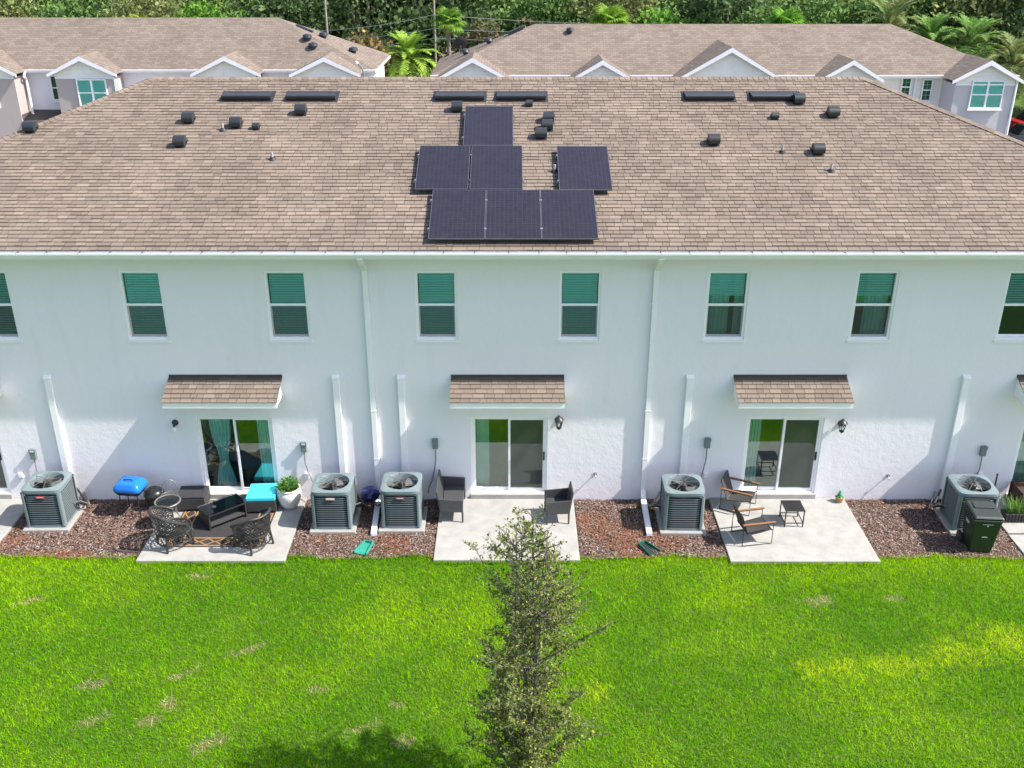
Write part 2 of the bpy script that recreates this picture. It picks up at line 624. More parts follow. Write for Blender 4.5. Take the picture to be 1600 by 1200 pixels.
def build_mulch():
    n = 105000
    x = npr.uniform(-13.2, 13.2, n)
    y = npr.uniform(BED_Y - 0.06, -0.02, n)
    edge = BED_Y + 0.05 * np.sin(x * 2.1) + 0.035 * np.sin(x * 5.3 + 1)
    k = ~in_patio(x, y, 0.02) & (y > edge - 0.02)
    x, y = x[k], y[k]
    n = len(x)
    L = npr.uniform(0.012, 0.036, n)
    Wd = npr.uniform(0.005, 0.011, n)
    Hh = npr.uniform(0.005, 0.014, n)
    a = npr.uniform(0, 2 * np.pi, n)
    tilt = npr.normal(0, 0.35, n)
    z = 0.014 + npr.uniform(0, 0.022, n) + 0.02 * vnoise(x, y, 0.3, 5)
    ca, sa = np.cos(a), np.sin(a)
    base = np.array([[-1, -1, 0], [1, -0.7, 0], [1, 0.8, 0], [-0.9, 1, 0], [-0.4, 0, 1], [0.5, 0, 0.9]])
    V = np.zeros((n, 6, 3))
    for j, (bx, by, bz) in enumerate(base):
        lx, ly, lz = bx * L, by * Wd, bz * Hh + bx * L * np.sin(tilt)
        V[:, j, 0] = x + lx * ca - ly * sa
        V[:, j, 1] = y + lx * sa + ly * ca
        V[:, j, 2] = z + lz
    F = np.array([[0, 1, 5], [0, 5, 4], [1, 2, 5], [2, 3, 4], [2, 4, 5], [3, 0, 4]])
    faces = (np.arange(n)[:, None, None] * 6 + F[None]).reshape(-1, 3)
    pal = np.array([[0.13, 0.076, 0.058], [0.19, 0.13, 0.107], [0.28, 0.225, 0.198], [0.062, 0.039, 0.033], [0.21, 0.09, 0.05], [0.42, 0.36, 0.33]])
    fresh = vnoise(x, y, 0.9, 21)
    pick = npr.choice(6, n, p=[.29, .28, .14, .17, .08, .04])
    red = (fresh > 0.76) & (npr.random(n) < 0.5)
    pick = np.where(red, 4, pick)
    c = pal[pick] * npr.uniform(0.75, 1.25, (n, 1))
    me = np_mesh('mulch_chips', V.reshape(-1, 3), faces, 'mulch', np.repeat(c, 6, axis=0))
    tag(inst('mulch_chips', me), 'loose brown wood chips covering the bed along the wall', 'mulch', kind='stuff')


build_mulch()

# bare or yellowed spots of the lawn: x, y, rx, ry, rot, kind
SPOTS = [(-7.9, -6.65, .28, .13, .5, 0), (-7.55, -7.6, .32, .12, .6, 0), (-6.5, -7.6, .2, .16, .2, 0), (-6.3, -7.15, .12, .2, .3, 0),
         (-5.3, -8.15, .42, .16, .7, 0), (-6.25, -6.35, .3, .1, .6, 0), (-5.2, -5.65, .4, .1, .5, 0), (-6.9, -3.2, .22, .1, 0, 0),
         (8.15, -4.0, .25, .08, 0, 0), (-2.1, -7.2, .12, .1, 0, 0), (-2.7, -7.8, .3, .12, .4, 0), (-1.9, -8.1, .2, .15, 0, 0), (-3.7, -6.8, .2, .09, 0, 0),
         (6.5, -4.1, .35, .15, .2, 0), (-10.2, -4.1, .3, .1, .5, 0),
         (5.75, -6.25, .28, .34, .2, 1), (7.3, -6.15, .8, .32, .1, 1), (8.8, -5.75, .8, .4, .1, 1), (10.0, -5.4, .7, .5, 0, 1), (6.5, -6.2, .5, .3, 0, 1), (1.55, -6.9, .25, .3, 0, 1), (1.2, -3.7, .2, .2, 0, 1)]


def build_grass():
    n = 640000
    x = npr.uniform(-13.6, 13.6, n)
    y = npr.uniform(-11.5, BED_Y + 0.12, n)
    edge = BED_Y + 0.05 * np.sin(x * 2.1) + 0.035 * np.sin(x * 5.3 + 1) + (vnoise(x, y, 0.12, 9) - 0.5) * 0.14
    k = ~in_patio(x, y, 0.0) & (y < edge)
    # thin where the camera is unlikely to look
    k &= (np.abs(x) < 0.62 * (y + 21.3) + 3.2)
    x, y = x[k], y[k]
    # longer tufts along the slabs and the bed edge, where the mower does not reach
    ne = 9000
    ex = npr.uniform(-13.4, 13.4, ne)
    ey = BED_Y + 0.05 * np.sin(ex * 2.1) + 0.035 * np.sin(ex * 5.3 + 1) + npr.normal(-0.01, 0.05, ne)
    for (x0, x1, y0) in PATIOS:
        inn = (ex > x0 - .02) & (ex < x1 + .02)
        ey = np.where(inn, y0 - np.abs(npr.normal(0.0, 0.03, ne)) - .004, ey)
    tall = np.concatenate([np.ones(len(x)), np.full(ne, 1.75)])
    x, y = np.concatenate([x, ex]), np.concatenate([y, ey])
    big = vnoise(x, y, 2.3, 31) * 0.5 + vnoise(x, y, 0.8, 32) * 0.3 + vnoise(x, y, 0.3, 33) * 0.2
    small = vnoise(x, y, 0.07, 34)
    bare = np.zeros(len(x))
    yel = np.zeros(len(x))
    for (sx, sy, rx, ry, ro, kd) in SPOTS:
        dx, dy = x - sx, y - sy
        u = (dx * math.cos(ro) + dy * math.sin(ro)) / rx
        w = (-dx * math.sin(ro) + dy * math.cos(ro)) / ry
        dd = np.sqrt(u * u + w * w) + (vnoise(x, y, 0.09, 41) - 0.5) * 1.1
        val = np.clip(1.35 - dd, 0, 1)
        if kd == 0:
            bare = np.maximum(bare, val)
        else:
            yel = np.maximum(yel, val)
    keep = npr.random(len(x)) > bare * 0.6
    x, y, big, small, bare, yel, tall = (q[keep] for q in (x, y, big, small, bare, yel, tall))
    n = len(x)
    a = npr.uniform(0, 2 * np.pi, n)
    h = tall * npr.uniform(0.028, 0.062, n) * (0.75 + 0.5 * small) * (1 - 0.45 * bare)
    w = npr.uniform(0.004, 0.0078, n)
    la = npr.uniform(0, 2 * np.pi, n)
    lean = np.abs(npr.normal(0, 0.045, n)) + 0.01
    V = np.zeros((n, 3, 3))
    V[:, 0, 0], V[:, 0, 1] = x - w * np.cos(a), y - w * np.sin(a)
    V[:, 1, 0], V[:, 1, 1] = x + w * np.cos(a), y + w * np.sin(a)
    V[:, 2, 0], V[:, 2, 1], V[:, 2, 2] = x + lean * np.cos(la), y + lean * np.sin(la), h
    V[:, :2, 2] = -0.018
    g1 = np.array([0.15, 0.39, 0.002])
    g2 = np.array([0.37, 0.60, 0.002])
    t = np.clip((big - 0.30) * 2.0 + npr.normal(0, 0.25, n), 0, 1)[:, None]
    c = g1 * (1 - t) + g2 * t
    c = c * (1 - yel[:, None] * 0.8) + np.array([0.60, 0.74, 0.01]) * yel[:, None] * 0.8
    straw = np.clip(bare * 1.5 - npr.random(n) * 0.55, 0, 1)[:, None]
    c = c * (1 - straw) + np.array([0.62, 0.46, 0.28]) * straw
    dry = (npr.random(n) < 0.05)[:, None]
    c = np.where(dry, np.array([0.34, 0.30, 0.10]), c)
    c = c * npr.uniform(0.45, 1.5, (n, 1)) * (0.84 + 0.32 * small[:, None])
    me = np_mesh('lawn_grass', V.reshape(-1, 3), np.arange(n * 3).reshape(-1, 3), 'grass', c)
    tag(inst('lawn_grass', me), 'bright green mown lawn grass with a few bare straw patches', 'grass', kind='stuff')


build_grass()

# ------------------------------------------------------------------ the townhouse row
YE, ZE, SL = -0.60, 6.64, 0.37
TH = math.atan(SL)
CT = math.cos(TH)
RY = 6.58                                # ridge y
WR = RY - YE
QL = WR / CT                             # slope length
XL0, XR0 = -9.73 - WR, 9.52 + WR         # eave corners
WX0, WX1 = XL0 + 0.60, XR0 - 0.60
WTOP = 6.40
DEPTH = 2 * RY

house = thing('townhouse_row', 'white stucco townhouse row with tan shingle roof and three patios behind it', 'house')

WIN_W, WIN_H, WIN_Z = 0.94, 1.67, 4.30
WINX = [-11.83, -8.385, -5.11, -1.72, 1.545, 4.885, 8.245, 11.64]
DOOR_W, DOOR_H, DOOR_Z = 1.86, 2.12, 0.20
DOORX = [-13.36, -6.70, -0.07, 6.575, 13.22]
openings = [(x - WIN_W / 2, x + WIN_W / 2, WIN_Z, WIN_Z + WIN_H) for x in WINX] + \
           [(x - DOOR_W / 2, x + DOOR_W / 2, DOOR_Z, DOOR_Z + DOOR_H) for x in DOORX]


def wall_with_openings(mb, x0, x1, z0, z1, y, ops, depth):
    xs = sorted({x0, x1, *[o[0] for o in ops], *[o[1] for o in ops]})
    zs = sorted({z0, z1, *[o[2] for o in ops], *[o[3] for o in ops]})
    for i in range(len(xs) - 1):
        for j in range(len(zs) - 1):
            cx, cz = (xs[i] + xs[i + 1]) / 2, (zs[j] + zs[j + 1]) / 2
            if any(o[0] < cx < o[1] and o[2] < cz < o[3] for o in ops):
                continue
            mb.add([(xs[i], y, zs[j]), (xs[i + 1], y, zs[j]), (xs[i + 1], y, zs[j + 1]), (xs[i], y, zs[j + 1])], [(0, 1, 2, 3)])
    for a, b, c, d in ops:
        y2 = y + depth
        mb.add([(a, y, c), (b, y, c), (b, y, d), (a, y, d), (a, y2, c), (b, y2, c), (b, y2, d), (a, y2, d)],
               [(0, 4, 5, 1), (1, 5, 6, 2), (2, 6, 7, 3), (3, 7, 4, 0)])


wm = MB()
wall_with_openings(wm, WX0, WX1, -0.1, WTOP, 0.0, openings, 0.15)
wm.add([(WX0, 0, -.1), (WX0, 0, WTOP), (WX0, DEPTH, WTOP), (WX0, DEPTH, -.1)], [(0, 1, 2, 3)])
wm.add([(WX1, 0, -.1), (WX1, DEPTH, -.1), (WX1, DEPTH, WTOP), (WX1, 0, WTOP)], [(0, 1, 2, 3)])
wm.add([(WX0, DEPTH, -.1), (WX0, DEPTH, WTOP), (WX1, DEPTH, WTOP), (WX1, DEPTH, -.1)], [(0, 1, 2, 3)])
wm.build('wall', 'stucco_white', house)

# rooms behind the glass
im = MB()
ym = 5.0
for z in (0.12, 3.02, 6.1):
    im.add([(WX0 + .2, .16, z), (WX1 - .2, .16, z), (WX1 - .2, ym, z), (WX0 + .2, ym, z)], [(0, 1, 2, 3)])
im.add([(WX0 + .2, ym, 0), (WX1 - .2, ym, 0), (WX1 - .2, ym, 6.2), (WX0 + .2, ym, 6.2)], [(0, 1, 2, 3)])
for x in (-16.2, -9.93, -3.3, 3.24, 9.93, 15.9):
    im.add([(x, .16, 0), (x, ym, 0), (x, ym, 6.2), (x, .16, 6.2)], [(0, 1, 2, 3)])
for x in (-13.4, -6.7, 0, 6.6, 13.2):
    im.add([(x, .16, 3.03), (x, ym, 3.03), (x, ym, 6.2), (x, .16, 6.2)], [(0, 1, 2, 3)])
im.build('interior_wall', 'room_paint', house)

# ---- windows
_wf = MB()
w2, t = WIN_W / 2, 0.055
_wf.b2(-w2, -w2 + t, .028, .14, 0, WIN_H).b2(w2 - t, w2, .028, .14, 0, WIN_H)
_wf.b2(-w2 + t, w2 - t, .029, .139, 0, t + .012).b2(-w2 + t, w2 - t, .029, .139, WIN_H - t, WIN_H)
_wf.b2(-w2 + t, w2 - t, .06, .12, WIN_H * .49, WIN_H * .49 + .055)
ME_WF = _wf.mesh('window', 'vinyl_white')
_s = MB()
z0, z1 = t + .012, WIN_H * .49
for a in (-1, 1):
    xa = a * (w2 - t)
    _s.b2(min(xa, xa - a * .03), max(xa, xa - a * .03), .085, .125, z0, z1)
_s.b2(-w2 + t + .03, w2 - t - .03, .086, .124, z0, z0 + .045)
ME_SASH = _s.mesh('sash', 'vinyl_white')
ME_UP = MB().add([(-w2 + t, .09, z1 + .055), (w2 - t, .09, z1 + .055), (w2 - t, .09, WIN_H - t), (-w2 + t, .09, WIN_H - t)], [(0, 1, 2, 3)]).mesh('pane', 'glass_upper')
ME_LO = MB().add([(-w2 + t, .105, z0), (w2 - t, .105, z0), (w2 - t, .105, z1), (-w2 + t, .105, z1)], [(0, 1, 2, 3)]).mesh('pane', 'glass_lower')
ME_SCR = MB().add([(-w2 + t, .072, z0), (w2 - t, .072, z0), (w2 - t, .072, z1), (-w2 + t, .072, z1)], [(0, 1, 2, 3)]).mesh('insect_screen', 'insect_screen')
ME_SILL = MB().b2(-w2 - .03, w2 + .03, -.025, .05, -.05, -.003).mesh('window_sill', 'trim_white')
ME_SLAT = MB().add([(-.40, -.026, 0), (.40, -.026, 0), (.40, 0, .006), (-.40, 0, .006), (.40, .026, 0), (-.40, .026, 0)], [(0, 1, 2, 3), (3, 2, 4, 5)]).mesh('blind_slat', 'blind_white')


def curtain(mb, x0, x1, z0, z1, y, amp=.035, folds=7, pinch=None):
    n = folds * 8
    rows = 10
    vs_, fs_ = [], []
    for j in range(rows + 1):
        v = j / rows
        z = z0 + (z1 - z0) * v
        s = 1.0
        if pinch:
            s = 1 - pinch * math.exp(-((v - .42) / .22) ** 2)
        for i in range(n + 1):
            u = i / n
            xc = x0 + (x1 - x0) * (.5 + (u - .5) * s)
            vs_.append((xc, y + amp * math.sin(u * folds * 2 * math.pi + .5 * v), z))
    for j in range(rows):
        for i in range(n):
            a = j * (n + 1) + i
            fs_.append((a, a + 1, a + n + 2, a + n + 1))
    return mb.add(vs_, fs_)


# blinds: (lowest z of the slats, tilt in degrees)
BL = [(.07, 28), (.06, 54), (.06, 46), (.06, 52), (.06, 52), (1.08, 50), (1.10, 40), (.86, 28)]
for i, x in enumerate(WINX):
    w = inst('window', ME_WF, house, (x, 0, WIN_Z))
    inst('sash', ME_SASH, w)
    inst('pane', ME_UP, w)
    inst('pane', ME_LO, w)
    if i != 7:
        inst('insect_screen', ME_SCR, w)
    inst('window_sill', ME_SILL, w)
    zb, tilt = BL[i]
    k = 0
    z = WIN_H - .10
    while z > zb:
        inst('blind_slat', ME_SLAT, w, (0, .15, z), (R(tilt), 0, rnd.uniform(-.004, .004)))
        z -= .058
    MB().b2(-.41, .41, .128, .175, WIN_H - .08, WIN_H - .03).build('blind_rail', 'blind_white', w)
    if zb > .5:
        MB().b2(-.40, .40, .13, .17, z - .004, z + .02).build('blind_rail', 'blind_white', w)
    if i in (5, 6):
        cm = MB()
        if i == 5:
            curtain(cm, -.36, .12, .02, WIN_H - .1, .30, .03, 5)
            curtain(cm, .24, .45, .02, WIN_H - .1, .30, .03, 3)
        else:
            curtain(cm, -.12, .42, .02, WIN_H - .1, .30, .03, 6)
        cm.build('curtain', 'curtain_white', w, smooth=True)
    if i == 6:
        q = MB().b2(-.40, -.17, .17, .29, .86, 1.08)
        q.build('green_box', 'cactus_green', w, rot=(0, 0, 0))

# ---- sliding doors
d2 = DOOR_W / 2
_f = MB()
t = .055
_f.b2(-d2, -d2 + t, .03, .15, 0, DOOR_H).b2(d2 - t, d2, .03, .15, 0, DOOR_H)
_f.b2(-d2 + t, d2 - t, .031, .149, DOOR_H - t, DOOR_H).b2(-d2 + t, d2 - t, .02, .15, 0, .045)
ME_DF = _f.mesh('sliding_door', 'vinyl_white')


def leaf_mesh(x0, x1, y0, y1):
    b = MB()
    s = .055
    za, zb = .045, DOOR_H - t
    b.b2(x0, x0 + s, y0, y1, za, zb).b2(x1 - s, x1, y0, y1, za, zb)
    b.b2(x0 + s, x1 - s, y0 + .002, y1 - .002, za, za + .085).b2(x0 + s, x1 - s, y0 + .002, y1 - .002, zb - .06, zb)
    return b


ME_LEAF1 = leaf_mesh(-d2 + t, .03, .10, .135).mesh('door_leaf', 'vinyl_white')
ME_LEAF2 = leaf_mesh(-.02, d2 - t, .055, .092).mesh('door_leaf', 'vinyl_white')


def quad_mesh(x0, x1, y, z0, z1, name, m):
    return MB().add([(x0, y, z0), (x1, y, z0), (x1, y, z1), (x0, y, z1)], [(0, 1, 2, 3)]).mesh(name, m)


ME_DG1 = quad_mesh(-d2 + t + .05, -.02, .117, .12, DOOR_H - t - .055, 'pane', 'glass_door')
ME_DG2 = quad_mesh(.03, d2 - t - .05, .075, .12, DOOR_H - t - .055, 'pane', 'glass_door')
ME_DS = quad_mesh(.03, d2 - t - .05, .050, .12, DOOR_H - t - .055, 'insect_screen', 'insect_screen')
_h = MB().b2(d2 - t - .045, d2 - t - .012, .02, .055, .92, 1.14)
_h.tube([(d2 - t - .028, .022, .95), (d2 - t - .028, -.008, .98), (d2 - t - .028, -.008, 1.08), (d2 - t - .028, .022, 1.11)], .008, 6)
ME_DH = _h.mesh('door_handle', 'rubber_black')
ME_TH = MB().b2(-d2 - .02, d2 + .02, -.07, .15, -.13, -.003).mesh('threshold', 'concrete')
for i, x in enumerate(DOORX):
    dr = inst('sliding_door', ME_DF, house, (x, 0, DOOR_Z))
    inst('door_leaf', ME_LEAF1, dr)
    inst('door_leaf', ME_LEAF2, dr)
    inst('pane', ME_DG1, dr)
    inst('pane', ME_DG2, dr)
    if i != 1:
        inst('insect_screen', ME_DS, dr)
    inst('door_handle', ME_DH, dr, (0, 0, 0) if i != 1 else (-(d2 - t), 0, 0))
    inst('threshold', ME_TH, dr)
    cm = MB()
    if i == 1:
        curtain(cm, -.66, -.14, .0, DOOR_H, .21, .03, 6, .55)
        curtain(cm, .50, .86, .0, DOOR_H, .21, .03, 5)
        cm.build('curtain', 'curtain_teal', dr, smooth=True)
    elif i in (2, 3):
        # vertical blinds drawn to the left
        for k in range(5):
            bx = -d2 + .10 + k * .075
            MB().box((bx, .28, DOOR_H / 2), (.085, .004, DOOR_H - .08), (0, 0, R(28))).build('blind_slat', 'blind_white', dr)
    else:
        curtain(cm, -.8, .2, .0, DOOR_H, .30, .04, 8)
        cm.build('curtain', 'curtain_white', dr, smooth=True)

# ---- roof with its shingles
SH_COLS = [(0.207, 0.163, 0.132), (0.190, 0.150, 0.121), (0.219, 0.173, 0.140), (0.172, 0.135, 0.110), (0.199, 0.156, 0.127), (0.236, 0.186, 0.150), (0.182, 0.143, 0.116), (0.213, 0.168, 0.136)]
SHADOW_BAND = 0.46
EXPO = 0.143


def to_local(p):
    x, y, z = p[0], p[1] - YE, p[2] - ZE
    return (x, y * CT + z * math.sin(TH), -y * math.sin(TH) + z * CT)


ZR = ZE + SL * WR
rb = MB()
# front deck, side hips and rear slope (a few cm below the shingles)
DZ = -0.012
P = lambda x, y, z: to_local((x, y, z + DZ))
A_, B_, C_, D_ = P(XL0, YE, ZE), P(XR0, YE, ZE), P(9.52, RY, ZR), P(-9.73, RY, ZR)
E_, F_ = P(XL0, 2 * RY - YE, ZE), P(XR0, 2 * RY - YE, ZE)
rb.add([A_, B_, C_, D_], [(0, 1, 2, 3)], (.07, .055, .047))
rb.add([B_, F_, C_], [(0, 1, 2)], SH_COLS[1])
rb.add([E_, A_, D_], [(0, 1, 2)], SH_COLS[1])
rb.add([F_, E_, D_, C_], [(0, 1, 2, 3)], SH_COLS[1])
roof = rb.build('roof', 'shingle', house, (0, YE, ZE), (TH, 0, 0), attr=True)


def scl(c, k):
    return tuple(q * k for q in c)


def shingle_geo(mb, x0, x1, x0t, x1t, q, th, col, expo=EXPO, over=0.02):
    """one tab: butt edge at q, its top slides under the next course"""
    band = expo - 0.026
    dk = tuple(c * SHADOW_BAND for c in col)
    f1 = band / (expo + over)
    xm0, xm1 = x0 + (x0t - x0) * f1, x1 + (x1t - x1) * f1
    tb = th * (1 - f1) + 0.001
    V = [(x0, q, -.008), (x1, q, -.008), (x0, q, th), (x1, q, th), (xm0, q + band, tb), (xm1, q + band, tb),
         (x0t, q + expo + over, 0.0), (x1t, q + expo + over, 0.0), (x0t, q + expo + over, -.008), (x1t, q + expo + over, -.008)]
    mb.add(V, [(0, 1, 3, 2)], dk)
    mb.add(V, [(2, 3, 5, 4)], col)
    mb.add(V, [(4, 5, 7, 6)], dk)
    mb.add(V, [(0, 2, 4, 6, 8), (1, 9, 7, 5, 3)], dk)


NROW = int(QL / EXPO)
mass = MB()
shingle_cache = {}
n_single = 0
WQ = [.15, .19, .23, .27, .32]
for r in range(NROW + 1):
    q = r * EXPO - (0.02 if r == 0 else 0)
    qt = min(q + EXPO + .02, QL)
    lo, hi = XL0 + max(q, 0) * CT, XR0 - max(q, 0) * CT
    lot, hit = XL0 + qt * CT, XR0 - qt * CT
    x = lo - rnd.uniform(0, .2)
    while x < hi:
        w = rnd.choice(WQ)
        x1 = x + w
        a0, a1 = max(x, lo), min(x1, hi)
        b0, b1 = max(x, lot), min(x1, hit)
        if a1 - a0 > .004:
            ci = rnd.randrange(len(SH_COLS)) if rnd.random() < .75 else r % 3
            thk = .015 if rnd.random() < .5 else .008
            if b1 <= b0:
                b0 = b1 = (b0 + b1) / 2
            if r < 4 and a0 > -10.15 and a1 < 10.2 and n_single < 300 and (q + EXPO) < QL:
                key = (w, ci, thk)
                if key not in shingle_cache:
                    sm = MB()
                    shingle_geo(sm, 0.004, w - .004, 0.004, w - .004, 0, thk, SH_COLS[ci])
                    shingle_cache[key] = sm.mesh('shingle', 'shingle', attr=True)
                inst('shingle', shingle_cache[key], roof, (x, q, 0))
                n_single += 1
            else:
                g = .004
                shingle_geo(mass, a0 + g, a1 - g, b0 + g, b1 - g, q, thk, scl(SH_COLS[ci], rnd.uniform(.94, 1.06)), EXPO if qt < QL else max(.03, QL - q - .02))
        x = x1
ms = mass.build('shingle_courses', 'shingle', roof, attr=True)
ms['kind'] = 'stuff'


def cap_run(p0, p1, side_a, side_b, name):
    """cap shingles bent over a ridge or hip, laid one over the next"""
    p0, p1 = Vector(p0), Vector(p1)
    L = (p1 - p0).length
    dr = (p1 - p0) / L
    n = int(L / .15)
    mb = MB()
    sa, sb = Vector(side_a).normalized(), Vector(side_b).normalized()
    for i in range(n):
        s0, s1 = i * L / n, (i + 1.25) * L / n
        up = Vector((0, 0, 1))
        c = SH_COLS[rnd.randrange(len(SH_COLS))]
        c = scl(c, rnd.uniform(.9, 1.05))
        for sd_ in (sa, sb):
            a = p0 + dr * s0 + up * .030
            b = p0 + dr * min(s1, L) + up * .016
            V = [a, b, b + sd_ * .16, a + sd_ * .16, a - up * .03, a + sd_ * .16 - up * .03, b + sd_ * .16 - up * .03]
            mb.add([to_local(v) for v in V], [(0, 1, 2, 3), (0, 3, 5, 4), (3, 2, 6, 5)], c)
    o = mb.build(name, 'shingle', roof, attr=True)
    o['kind'] = 'stuff'


dn_front = (0, -CT, -math.sin(TH))
dn_back = (0, CT, -math.sin(TH))
dn_right = (CT, 0, -math.sin(TH))
dn_left = (-CT, 0, -math.sin(TH))
cap_run((-9.73, RY, ZR), (9.52, RY, ZR), dn_front, dn_back, 'ridge_cap')
cap_run((XR0, YE, ZE), (9.52, RY, ZR), (-.55, -.75, -.25), (.75, .55, -.25), 'hip_cap')
cap_run((XL0, YE, ZE), (-9.73, RY, ZR), (.55, -.75, -.25), (-.75, .55, -.25), 'hip_cap')

# fascia, soffit, gutter, downspouts
MB().b2(XL0 + .05, XR0 - .05, YE + .02, YE + .05, 6.41, 6.625).build('fascia', 'trim_white', house)
MB().b2(XL0 + .08, XR0 - .08, YE + .05, 0.0 - .002, 6.40, 6.415).build('soffit', 'trim_white', house)
gx0, gx1 = XL0 - .02, XR0 + .02
gy = YE + .018
prof = [(gy, 6.605), (gy, 6.470), (gy - .085, 6.470), (gy - .10, 6.510), (gy - .128, 6.555), (gy - .128, 6.600), (gy - .108, 6.600), (gy - .108, 6.593), (gy - .120, 6.593),
        (gy - .120, 6.560), (gy - .094, 6.515), (gy - .08, 6.476), (gy - .006, 6.476), (gy - .006, 6.605)]
gut = MB().extr_x(prof, gx0, gx1).build('gutter', 'gutter_white', house)
hm = MB().b2(-.012, .012, gy - .13, gy + .01, 6.588, 6.596).mesh('gutter_hanger', 'dark_metal')
x = -12.0
while x < 12:
    inst('gutter_hanger', hm, gut, (x + rnd.uniform(-.06, .06), 0, 0))
    x += .66


def downspout(x, ex, label):
    d = MB()
    w, dp = .058, .04

    def seg(path):
        for k in range(len(path) - 1):
            a, b = Vector(path[k]), Vector(path[k + 1])
            v = b - a
            L = v.length
            ang = math.atan2(v.z, v.y)
            c = (a + b) / 2
            d.box(c, (2 * w - .0006 * k, L + .035, 2 * dp), (ang, 0, 0))
    seg([(0, gy - .055, 6.46), (0, -.52, 6.34), (0, -.05, 6.02), (0, -.05, .32), (0, -.22, .14), (ex * .55, -.95, .105), (ex, -1.66, .075)][:5])
    # extension lying on the mulch
    a, b = Vector((0, -.20, .145)), Vector((ex, -1.68, .085))
    v = b - a
    yaw = math.atan2(-v.x, v.y)
    pit = math.atan2(v.z, math.hypot(v.x, v.y))
    d.box((a + b) / 2, (2 * w + .012, v.length, 2 * dp + .008), (pit * -1 * -1, 0, yaw + math.pi * 0))
    o = d.build('downspout', 'gutter_white', house, (x, 0, 0))
    o['label'] = label
    for z in (1.2, 2.5, 5.2):
        MB().b2(-w - .012, w + .012, -.094, -.003, z, z + .03).build('strap', 'gutter_white', o)


downspout(-3.30, .07, 'white downspout between the two close-set air conditioners')
downspout(3.24, -.03, 'white downspout right of the middle patio')

# line covers
for x in (-10.92, -4.145, -2.615, 4.185, 10.68):
    c = MB()
    c.b2(-.078, .078, -.085, -.003, .1, 3.36)
    c.hexa([(-.09, -.10, 3.345), (.09, -.10, 3.345), (.09, -.003, 3.345), (-.09, -.003, 3.345)], [(-.09, -.085, 3.40), (.09, -.085, 3.40), (.09, -.003, 3.43), (-.09, -.003, 3.43)])
    c.build('pipe_cover', 'vinyl_white', house, (x, 0, 0), bevel=.008)

# awnings over the doors
AW = 2.64
AWY, AWZ = -.70, 3.05
aw_th = math.atan2(.32, .70)
aw_len = math.hypot(.32, .70)
for x in (-13.4, -6.735, -.105, 6.54, 13.2):
    b = MB()
    h = AW / 2
    pr = [(-.002, 3.36), (AWY, 3.035), (AWY, 2.90), (-.002, 2.90)]
    b.extr_x(pr, -h + .02, h - .02)
    b.b2(-h, h, AWY - .022, AWY - .001, 2.895, 3.05)
    aw = b.build('awning', 'trim_white', house, (x, 0, 0))
    MB().extr_x([(-.004, 3.43), (-.016, 3.43), (-.02, 3.375), (-.085, 3.347), (-.085, 3.335), (-.004, 3.37)], -h - .01, h + .01).build('shade_strip', 'dark_brown', aw)  # dark strip painting in the shade on the top shingle row
    MB().box((0, AWY / 2 - .012, (3.036 + 3.362) / 2 + .003), (AW + .01, aw_len - .01, .006), (aw_th, 0, 0)).build('underlay', 'dark_brown', aw)
    for r in range(6):
        q = r * EXPO - .01
        if q + .03 > aw_len:
            break
        xx = -h - .01 - rnd.uniform(0, .1)
        while xx < h + .01:
            w = rnd.choice(WQ[:4])
            a0, a1 = max(xx, -h - .015), min(xx + w, h + .015)
            if a1 - a0 > .03:
                sm = MB()
                ci = rnd.randrange(len(SH_COLS))
                shingle_geo(sm, .004, a1 - a0 - .004, .004, a1 - a0 - .004, 0, .013 if rnd.random() < .5 else .008, SH_COLS[ci], min(EXPO, aw_len - q - .03))
                yy, zz = AWY - .03 + q * math.cos(aw_th), 3.048 + q * math.sin(aw_th)
                sm.build('shingle', 'shingle', aw, (a0, yy, zz), (aw_th, 0, 0), attr=True)
            xx += w

# hose bibs and outlets belong to the wall
for x, z in ((2.05, .76), (9.26, .71)):
    b = MB().lathe([(.045, 0), (.045, .012), (.016, .014), (.016, .09)], 12)
    b.tube([(0, 0, .06), (0, -.03, .10), (0, -.07, .11)], .013, 8)
    b.box((0, .045, .085), (.05, .012, .012))
    b.build('hose_bib', 'silver', house, (x, -.003, z), (R(90), 0, 0))
for x, z in ((-12.08, .74), (-5.04, .72), (4.76, .74), (11.5, .74)):
    b = MB().b2(-.055, .055, -.05, -.002, -.07, .07).b2(-.045, .045, -.062, -.0505, -.055, .05)
    b.build('outlet_cover', 'vinyl_white', house, (x, 0, z))


# ------------------------------------------------------------------ things on the roof
def on_roof(x, q, n=0.0):
    y = YE + q * CT - n * math.sin(TH)
    z = ZE + q * math.sin(TH) + n * CT
    return (x, y, z)


ROT = (TH, 0, 0)
ovm = MB().extr_x([(0, .035), (.0, .125), (.025, .14), (.42, .035), (.44, .008), (.02, .008)], -.64, .64)
ovm.b2(-.70, .70, -.07, .50, .002, .009)
ME_OV = ovm.mesh('off_ridge_vent', 'black_metal', smooth=True)
_l = MB()
for k in range(3):
    _l.b2(-.62, .62, -.012, .0, .04 + k * .028, .052 + k * .028)
ME_OVL = _l.mesh('louver', 'dark_metal')
OVL = ['long black ridge vent farthest left on the tan roof', 'long black ridge vent second from the left on the tan roof',
       'long black ridge vent just up-left of the topmost solar panel', 'long black ridge vent directly above the topmost solar panel',
       'long black ridge vent second from the right on the tan roof', 'long black ridge vent farthest right on the tan roof']
for x, lb in zip((-6.95, -5.26, -1.37, .24, 5.175, 6.91), OVL):
    o = thing('off_ridge_vent', lb, 'roof vent', on_roof(x, 6.40, .012), group='long black vents below the ridge', rot=ROT)
    inst('vent_hood', ME_OV, o)
    inst('louver', ME_OVL, o)


